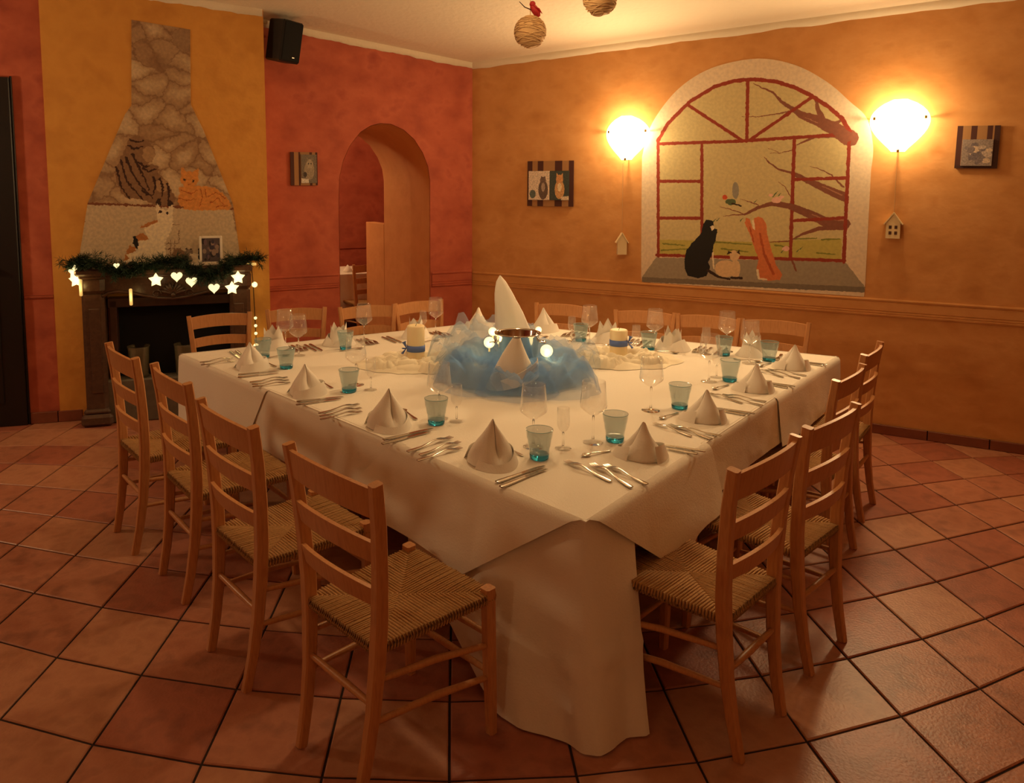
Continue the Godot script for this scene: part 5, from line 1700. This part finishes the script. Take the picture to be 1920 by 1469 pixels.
# ------------------------------------------------------------------ the room beyond the arch
func next_room() -> void:
	var a := Vector2(-1.593, 6.185)
	var inn := Vector2(-0.4309, 0.9024)
	var far := a + inn * 3.9
	wall("wall_beyond", far + RDIR * -3.4, far + RDIR * 3.2, 0.2, 3.3, M.red)
	wall("wall_beyond_left", a + RDIR * -3.4 + inn * 0.3, far + RDIR * -3.4, 0.2, 3.3, M.red)
	wall("wall_beyond_right", far + RDIR * 3.2, a + RDIR * 3.2 + inn * 1.2, 0.2, 3.3, M.red)
	var back := wall("wall_beyond_near_left", a + RDIR * 0.30 + inn * 1.18, a + RDIR * -3.4 + inn * 1.18, 0.1, 3.3, M.red)
	var back2 := wall("wall_beyond_near_right", a + RDIR * 3.2 + inn * 1.18, a + RDIR * 1.80 + inn * 1.18, 0.1, 3.3, M.red)
	wall("wall_beyond_above", a + RDIR * 1.9 + inn * 1.19, a + RDIR * 0.25 + inn * 1.19, 0.1, 3.3, M.red, 2.30)
	var cq := [a + RDIR * -3.5 + inn * 0.9, a + RDIR * 3.3 + inn * 0.9, far + RDIR * 3.3 + inn * 0.1, far + RDIR * -3.5 + inn * 0.1]
	var rows := [[P(cq[0].x, cq[0].y, 3.28), P(cq[1].x, cq[1].y, 3.28)], [P(cq[3].x, cq[3].y, 3.28), P(cq[2].x, cq[2].y, 3.28)]]
	struct("ceiling_beyond", Mesher.new().slab(rows, Vector3(0, -0.1, 0), 5).mesh(), M.ceiling)
	var xf := Transform3D(Basis(Vector3(RDIR.x, 0, -RDIR.y), Vector3.UP, Vector3(-inn.x, 0, inn.y)), P(far.x, far.y))
	struct("trim_rail_beyond", Mesher.new().box(xf * Vector3(0, 0.92, 0.006), Vector3(6.4, 0.1, 0.012), 0.003, xf.basis).mesh(), M.red)
	# laid table with white cloth
	var at := Vector2(-1.58, 9.1)
	var t := thing("side_table", "distant table under a white cloth in the room beyond the arch", "table", P(at.x, at.y))
	t.basis = xf.basis
	put("tabletop", Mesher.new().box(Vector3(0, 0.70, 0), Vector3(1.06, 0.03, 0.8), 0.004).mesh(), M.under, t)
	for s in [[-1, -1], [1, -1], [1, 1], [-1, 1]]: put("leg", Mesher.new().box(Vector3(s[0] * 0.48, 0.345, s[1] * 0.34), Vector3(0.05, 0.69, 0.05), 0.004).mesh(), M.under, t)
	var tc := thing("tablecloth", "white cloth on the distant table seen through the arch", "tablecloth", P(at.x, at.y))
	tc.basis = xf.basis
	put("top", Mesher.new().box(Vector3(0, 0.719, 0), Vector3(1.1, 0.006, 0.84), 0.002).mesh(), M.cloth, tc)
	for s in [[0.0, 0.42, 1.1, 0.004], [0.0, -0.42, 1.1, 0.004], [0.55, 0.0, 0.004, 0.84], [-0.55, 0.0, 0.004, 0.84]]:
		put("hanging_side", Mesher.new().box(Vector3(s[0], 0.50, s[1]), Vector3(s[2], 0.43, s[3])).mesh(), M.cloth, tc)
	var nb := thing("napkin", "small folded napkin on the distant table beyond the arch", "napkin", P(-1.30, 9.0, 0.722))
	put("peak", Mesher.new().lathe([Vector2(0, 0), Vector2(0.06, 0.0), Vector2(0.05, 0.03), Vector2(0.0, 0.09)], 9).mesh(), M.napkin, nb)
	var ch := copy(get_node("dining_chair"), P(-0.98, 8.55), facing(-0.5, 0.87), "dark wooden chair at the distant table beyond the arch")
	ch.scale = Vector3.ONE * 0.93
	ch.set_meta("group", "chairs in the room beyond")
	var sx := frame_of(func(u: float, y: float, off := 0.0) -> Vector3: return xf * Vector3(u, y, off), -1.9, 2.1)
	sconce(func(u: float, y: float, off := 0.0) -> Vector3: return xf * Vector3(u, y, off), -2.3, 2.1, "unseen glass wall lamp lighting the room beyond the arch, out of sight", 2.0, 0.5)  # out of sight, placed to light the room beyond
	var lp := a + RDIR * 0.15 + inn * 2.55
	unseen_ceiling_lamp(lp, 3.26, 0.2, 3.0, 0.1, "unseen round ceiling lamp lighting the jamb and far wall beyond the arch")  # unseen lamp placed to light the right jamb and the far wall
func paint_mural(im):
	poly(im, [19,993,14,970,8,632,5,420,38,294,123,172,221,91,347,39,519,22,671,59,800,134,893,218,959,286,987,398,984,489,985,954,983,976], "STONE")
	poly(im, [80,351,126,275,224,185,336,126,423,107,505,106,599,122,675,150,743,187,811,234,864,282,898,336,901,857,90,870], "VIEW")
	poly(im, [100,794,520,790,887,763,888,848,94,868], "MEADOW")
	line(im, [358,796,521,801], 9, 5, "GRASS")
	line(im, [702,771,789,765], 9, 5, "GRASS")
	line(im, [809,769,880,765], 9, 5, "GRASS")
	line(im, [389,824,507,833], 9, 5, "GRASS")
	line(im, [110,843,244,830], 9, 5, "GRASS")
	line(im, [620,800,676,805], 9, 5, "GRASS")
	line(im, [791,825,864,828], 9, 5, "GRASS")
	line(im, [117,812,220,816], 9, 5, "GRASS")
	poly(im, [19,970,86,876,904,857,985,954], "SILL")
	poly(im, [19,970,985,954,984,976,19,993], "SILL_EDGE")
	line(im, [900,363,841,325,774,289,707,263], 80, 38, "BARK")
	line(im, [707,263,665,234,623,205], 34, 14, "BARK")
	line(im, [623,205,587,165,538,142,502,123], 13, 3, "BARK")
	line(im, [794,290,769,239,761,205], 30, 12, "BARK")
	line(im, [800,293,840,301,865,289], 20, 12, "BARK")
	line(im, [666,244,598,255,528,262,457,259], 7, 2, "BARK")
	line(im, [842,348,764,352,692,384], 24, 5, "BARK")
	line(im, [679,404,632,414,584,416], 5, 2, "BARK")
	line(im, [618,410,576,395], 3, 2, "BARK")
	line(im, [888,595,819,565,752,534,683,500], 48, 20, "BARK")
	line(im, [683,500,621,482,578,451,560,430], 13, 2, "BARK")
	line(im, [883,555,836,508,783,480,749,473], 9, 2, "BARK")
	line(im, [894,702,825,700,751,664,675,635], 58, 34, "BARK")
	line(im, [675,635,599,625,543,643,487,673], 30, 12, "BARK")
	line(im, [487,673,436,677,392,684], 8, 2, "BARK")
	line(im, [543,633,507,619,463,607], 6, 2, "BARK")
	line(im, [480,669,413,649,376,642], 6, 2, "BARK")
	line(im, [894,717,794,725,728,751], 26, 14, "BARK")
	line(im, [728,751,681,780,598,788], 12, 3, "BARK")
	line(im, [677,596,651,555,623,534], 5, 2, "BARK")
	line(im, [691,854,699,874,711,902], 12, 8, "BARK")
	line(im, [887,369,808,313,721,273], 7, 3, "BARK_LIGHT")
	line(im, [890,689,805,684,723,648,654,628], 7, 3, "BARK_LIGHT")
	line(im, [879,588,799,551], 7, 3, "BARK_LIGHT")
	line(im, [80,351,126,275,224,185,336,126,423,107,505,106,599,122,675,150,743,187,811,234,864,282,898,336], 20, 20, "FRAME")
	line(im, [81,343,96,870], 17, 17, "FRAME")
	line(im, [897,336,899,859], 17, 17, "FRAME")
	line(im, [88,865,903,852], 17, 17, "FRAME")
	line(im, [88,364,454,362,893,345], 17, 17, "FRAME")
	line(im, [479,107,484,362], 17, 17, "FRAME")
	line(im, [219,200,464,359], 17, 17, "FRAME")
	line(im, [740,196,497,358], 17, 17, "FRAME")
	line(im, [286,371,302,850], 17, 17, "FRAME")
	line(im, [682,363,686,854], 17, 17, "FRAME")
	line(im, [93,531,289,532], 17, 17, "FRAME")
	line(im, [98,697,294,693], 17, 17, "FRAME")
	line(im, [688,525,893,519], 17, 17, "FRAME")
	line(im, [688,695,891,679], 17, 17, "FRAME")
	line(im, [887,356,841,325,787,293], 56, 36, "BARK")
	line(im, [751,664,675,635,627,626], 34, 26, "BARK")
	poly(im, [639,611,637,616,632,621,624,623,615,623,607,621,602,617,599,611,601,606,606,601,614,599,623,598,631,601,637,605], "BLOSSOM")
	poly(im, [603,590,602,593,600,595,596,596,592,596,588,595,586,593,585,590,586,588,588,586,592,584,596,584,600,586,602,588], "BLOSSOM")
	poly(im, [682,812,681,817,676,821,670,823,662,823,656,821,651,818,649,813,650,808,655,805,661,802,669,802,676,804,680,807], "BLOSSOM")
	poly(im, [650,598,649,601,646,603,642,605,637,605,633,604,630,601,629,598,630,595,633,593,637,592,642,592,646,593,649,595], "BLOSSOM")
	line(im, [603,596,613,584], 5, 2, "LEAF")
	line(im, [613,585,623,574], 5, 2, "LEAF")
	line(im, [627,592,637,581], 5, 2, "LEAF")
	line(im, [526,621,537,610], 5, 2, "LEAF")
	line(im, [349,707,361,695], 5, 2, "LEAF")
	line(im, [364,703,376,691], 5, 2, "LEAF")
	line(im, [712,823,722,812], 5, 2, "LEAF")
	line(im, [647,830,658,818], 5, 2, "LEAF")
	line(im, [468,700,479,689], 5, 2, "LEAF")
	line(im, [725,812,735,801], 5, 2, "LEAF")
	poly(im, [458,571,457,587,453,600,448,607,441,607,435,600,431,587,429,571,429,555,433,542,439,535,445,535,451,542,456,555], "WING")
	poly(im, [446,620,444,626,438,631,429,634,418,634,409,631,402,627,399,620,401,614,408,609,417,606,428,606,437,609,444,614], "LEAF")
	poly(im, [408,600,407,605,404,609,400,611,395,611,391,609,388,605,387,600,388,595,390,591,394,589,399,589,403,591,406,595], "BIRD_RED")
	line(im, [431,627,471,637], 9, 6, "DARK")
	poly(im, [222,875,229,838,259,799,296,761,301,724,317,698,336,701,349,707,352,730,368,741,364,781,352,818,351,847,331,885,341,907,325,948,287,960,240,951,224,920], "BLACKCAT")
	poly(im, [333,731,348,723,358,734,346,748], "CREAM")
	line(im, [351,844,358,913], 10, 8, "CREAM")
	line(im, [332,922,379,948,431,955], 16, 9, "DARK")
	poly(im, [460,908,456,925,443,938,423,947,401,948,381,942,367,929,362,913,366,896,379,882,399,874,421,873,440,879,454,892], "SIAM")
	poly(im, [477,907,475,924,470,939,461,947,451,947,442,940,435,927,433,909,434,892,440,878,448,870,458,869,467,876,474,890], "SIAM")
	poly(im, [470,851,468,862,463,870,454,876,444,876,435,872,429,863,426,853,428,842,434,833,442,828,452,828,461,832,468,840], "SIAM")
	poly(im, [414,849,421,830,436,841], "DARK")
	poly(im, [457,837,468,826,472,846], "DARK")
	line(im, [438,949,483,947], 12, 14, "DARK")
	poly(im, [487,709,493,687,509,692,521,726,531,732,528,691,545,681,566,688,581,717,589,766,607,822,630,885,656,922,647,945,598,952,557,950,546,910,553,860,529,804,512,754], "GINGER")
	line(im, [555,753,576,838,618,921], 10, 14, "GINGER_DARK")
	line(im, [511,726,529,789], 6, 6, "GINGER_DARK")
	poly(im, [517,697,528,697,534,739,524,733], "CREAM")
	line(im, [550,910,558,946,591,947], 12, 10, "CREAM")
func paint_hood(im):
	poly(im, [88,736,940,766,987,990,15,973], "PLASTER")
	line(im, [87,738,343,745,629,755,954,765], 16, 16, "SHELF")
	poly(im, [255,599,275,570,308,527,335,485,372,464,415,472,444,484,480,509,491,539,477,564,439,579,476,581,506,590,500,615,535,637,576,684,601,719,579,749,491,750,430,729,369,719,302,715,274,684,255,641], "TABBY")
	poly(im, [488,539,483,553,472,564,457,570,441,570,426,564,417,553,414,539,418,526,429,514,444,508,461,508,475,514,485,525], "TABBY_LIGHT")
	poly(im, [564,667,560,678,547,687,529,692,510,692,492,687,481,678,477,667,482,656,495,647,512,642,532,642,549,647,561,656], "TABBY_LIGHT")
	line(im, [261,595,281,667,327,718], 17, 9, "TABBY_DARK")
	line(im, [287,565,319,650,406,724], 17, 9, "TABBY_DARK")
	line(im, [318,553,351,616,397,667,462,718], 17, 9, "TABBY_DARK")
	line(im, [356,540,389,590,423,641,445,684], 17, 9, "TABBY_DARK")
	line(im, [333,506,369,519,418,510], 17, 9, "TABBY_DARK")
	line(im, [347,481,383,493,426,484], 17, 9, "TABBY_DARK")
	line(im, [414,594,443,611,493,598], 17, 9, "TABBY_DARK")
	line(im, [390,573,426,590,451,586], 17, 9, "TABBY_DARK")
	line(im, [473,633,483,667,469,701], 17, 9, "TABBY_DARK")
	line(im, [510,637,527,675,518,710], 17, 9, "TABBY_DARK")
	line(im, [552,658,563,693,555,727], 17, 9, "TABBY_DARK")
	line(im, [402,684,426,701,463,705], 17, 9, "TABBY_DARK")
	poly(im, [742,641,735,655,719,667,696,674,671,674,649,667,635,656,630,641,636,626,652,615,675,608,700,608,722,614,737,626], "GINGER2")
	poly(im, [633,624,641,589,674,611], "GINGER2")
	poly(im, [706,611,745,593,743,628], "GINGER2")
	poly(im, [627,671,742,667,837,676,894,702,938,750,924,768,769,769,654,766,611,736], "GINGER2")
	line(im, [633,684,695,701,734,684], 8, 5, "GINGER2_DARK")
	line(im, [618,719,681,727,726,719], 8, 5, "GINGER2_DARK")
	line(im, [753,684,758,719,744,754], 8, 5, "GINGER2_DARK")
	line(im, [797,710,850,693,900,720], 8, 5, "GINGER2_DARK")
	line(im, [809,737,855,719,899,750], 8, 5, "GINGER2_DARK")
	line(im, [779,684,784,719], 8, 5, "GINGER2_DARK")
	line(im, [847,754,912,750], 8, 5, "GINGER2_DARK")
	poly(im, [668,644,667,646,665,648,662,649,658,649,655,648,653,646,652,644,653,642,655,641,659,640,662,640,665,641,667,642], "DARK")
	poly(im, [713,646,712,648,710,649,707,650,704,650,701,649,699,648,698,646,699,644,701,643,704,642,708,642,711,643,713,644], "DARK")
	line(im, [678,662,691,662], 8, 6, "GINGER2_DARK")
	poly(im, [479,748,492,738,509,761,546,768,560,744,582,744,580,788,578,822,569,848,540,883,521,904,533,957,516,983,366,987,280,974,294,944,358,911,372,885,428,885,410,851,400,834,450,817,488,809], "CREAM")
	poly(im, [351,871,398,857,431,885,371,891], "PATCH")
	poly(im, [335,875,357,871,374,898,357,926,340,902], "BLACKCAT")
	poly(im, [288,946,321,906,355,917,347,934], "PATCH")
	poly(im, [278,970,294,946,312,962], "PATCH")
	poly(im, [375,838,425,817,488,806,488,815,412,838], "PATCH")
	poly(im, [514,774,513,777,511,780,507,781,503,781,500,780,497,777,497,774,498,771,500,769,504,767,508,767,511,769,514,771], "DARK")
	poly(im, [555,780,554,783,551,785,547,786,544,786,540,785,538,783,537,780,538,777,541,774,544,773,548,773,552,774,554,777], "DARK")
	poly(im, [516,735,514,742,508,748,501,751,494,750,487,747,482,742,481,735,483,729,488,723,495,720,503,720,510,723,514,729], "DARK")
	poly(im, [583,740,580,746,575,752,567,754,559,754,551,751,546,746,545,740,547,734,553,728,560,726,569,726,576,729,581,734], "DARK")
	poly(im, [482,753,489,738,506,757], "CREAM")
	poly(im, [560,757,579,740,586,760], "CREAM")
	poly(im, [357,984,354,988,346,991,335,993,322,993,311,991,303,987,301,983,304,979,312,976,323,974,336,975,347,977,355,980], "DARK")
	line(im, [533,904,609,905,611,849], 4, 4, "CAGE")
	line(im, [532,926,607,927], 4, 4, "CAGE")
	line(im, [575,827,616,827], 4, 4, "CAGE")
	line(im, [536,952,600,954], 4, 4, "CAGE")
	line(im, [559,892,555,962], 4, 4, "CAGE")
	line(im, [584,892,580,962], 4, 4, "CAGE")
	poly(im, [657,952,652,963,639,971,621,975,601,975,584,970,572,961,568,951,573,940,586,932,604,928,624,928,641,933,653,942], "TABBY")
	poly(im, [569,936,576,920,591,934], "TABBY")
	poly(im, [604,934,617,919,623,939], "TABBY")
	poly(im, [693,944,690,951,682,957,672,960,661,960,650,956,644,950,642,943,644,936,652,930,662,927,674,927,684,931,690,937], "GREYCAT")
	poly(im, [649,930,654,920,665,930], "DARK")
	poly(im, [672,931,682,921,687,932], "DARK")
	poly(im, [740,969,735,980,724,988,708,992,691,992,676,987,666,978,663,968,667,957,678,949,694,945,711,945,726,950,736,958], "CREAM")
	poly(im, [751,952,749,963,745,972,739,977,733,977,727,972,724,963,723,951,725,940,729,931,735,926,742,926,747,931,751,940], "BLACKCAT")
	poly(im, [688,973,684,981,673,988,657,991,640,991,625,987,615,980,611,971,616,963,627,956,642,953,659,953,674,957,685,964], "GREYCAT")
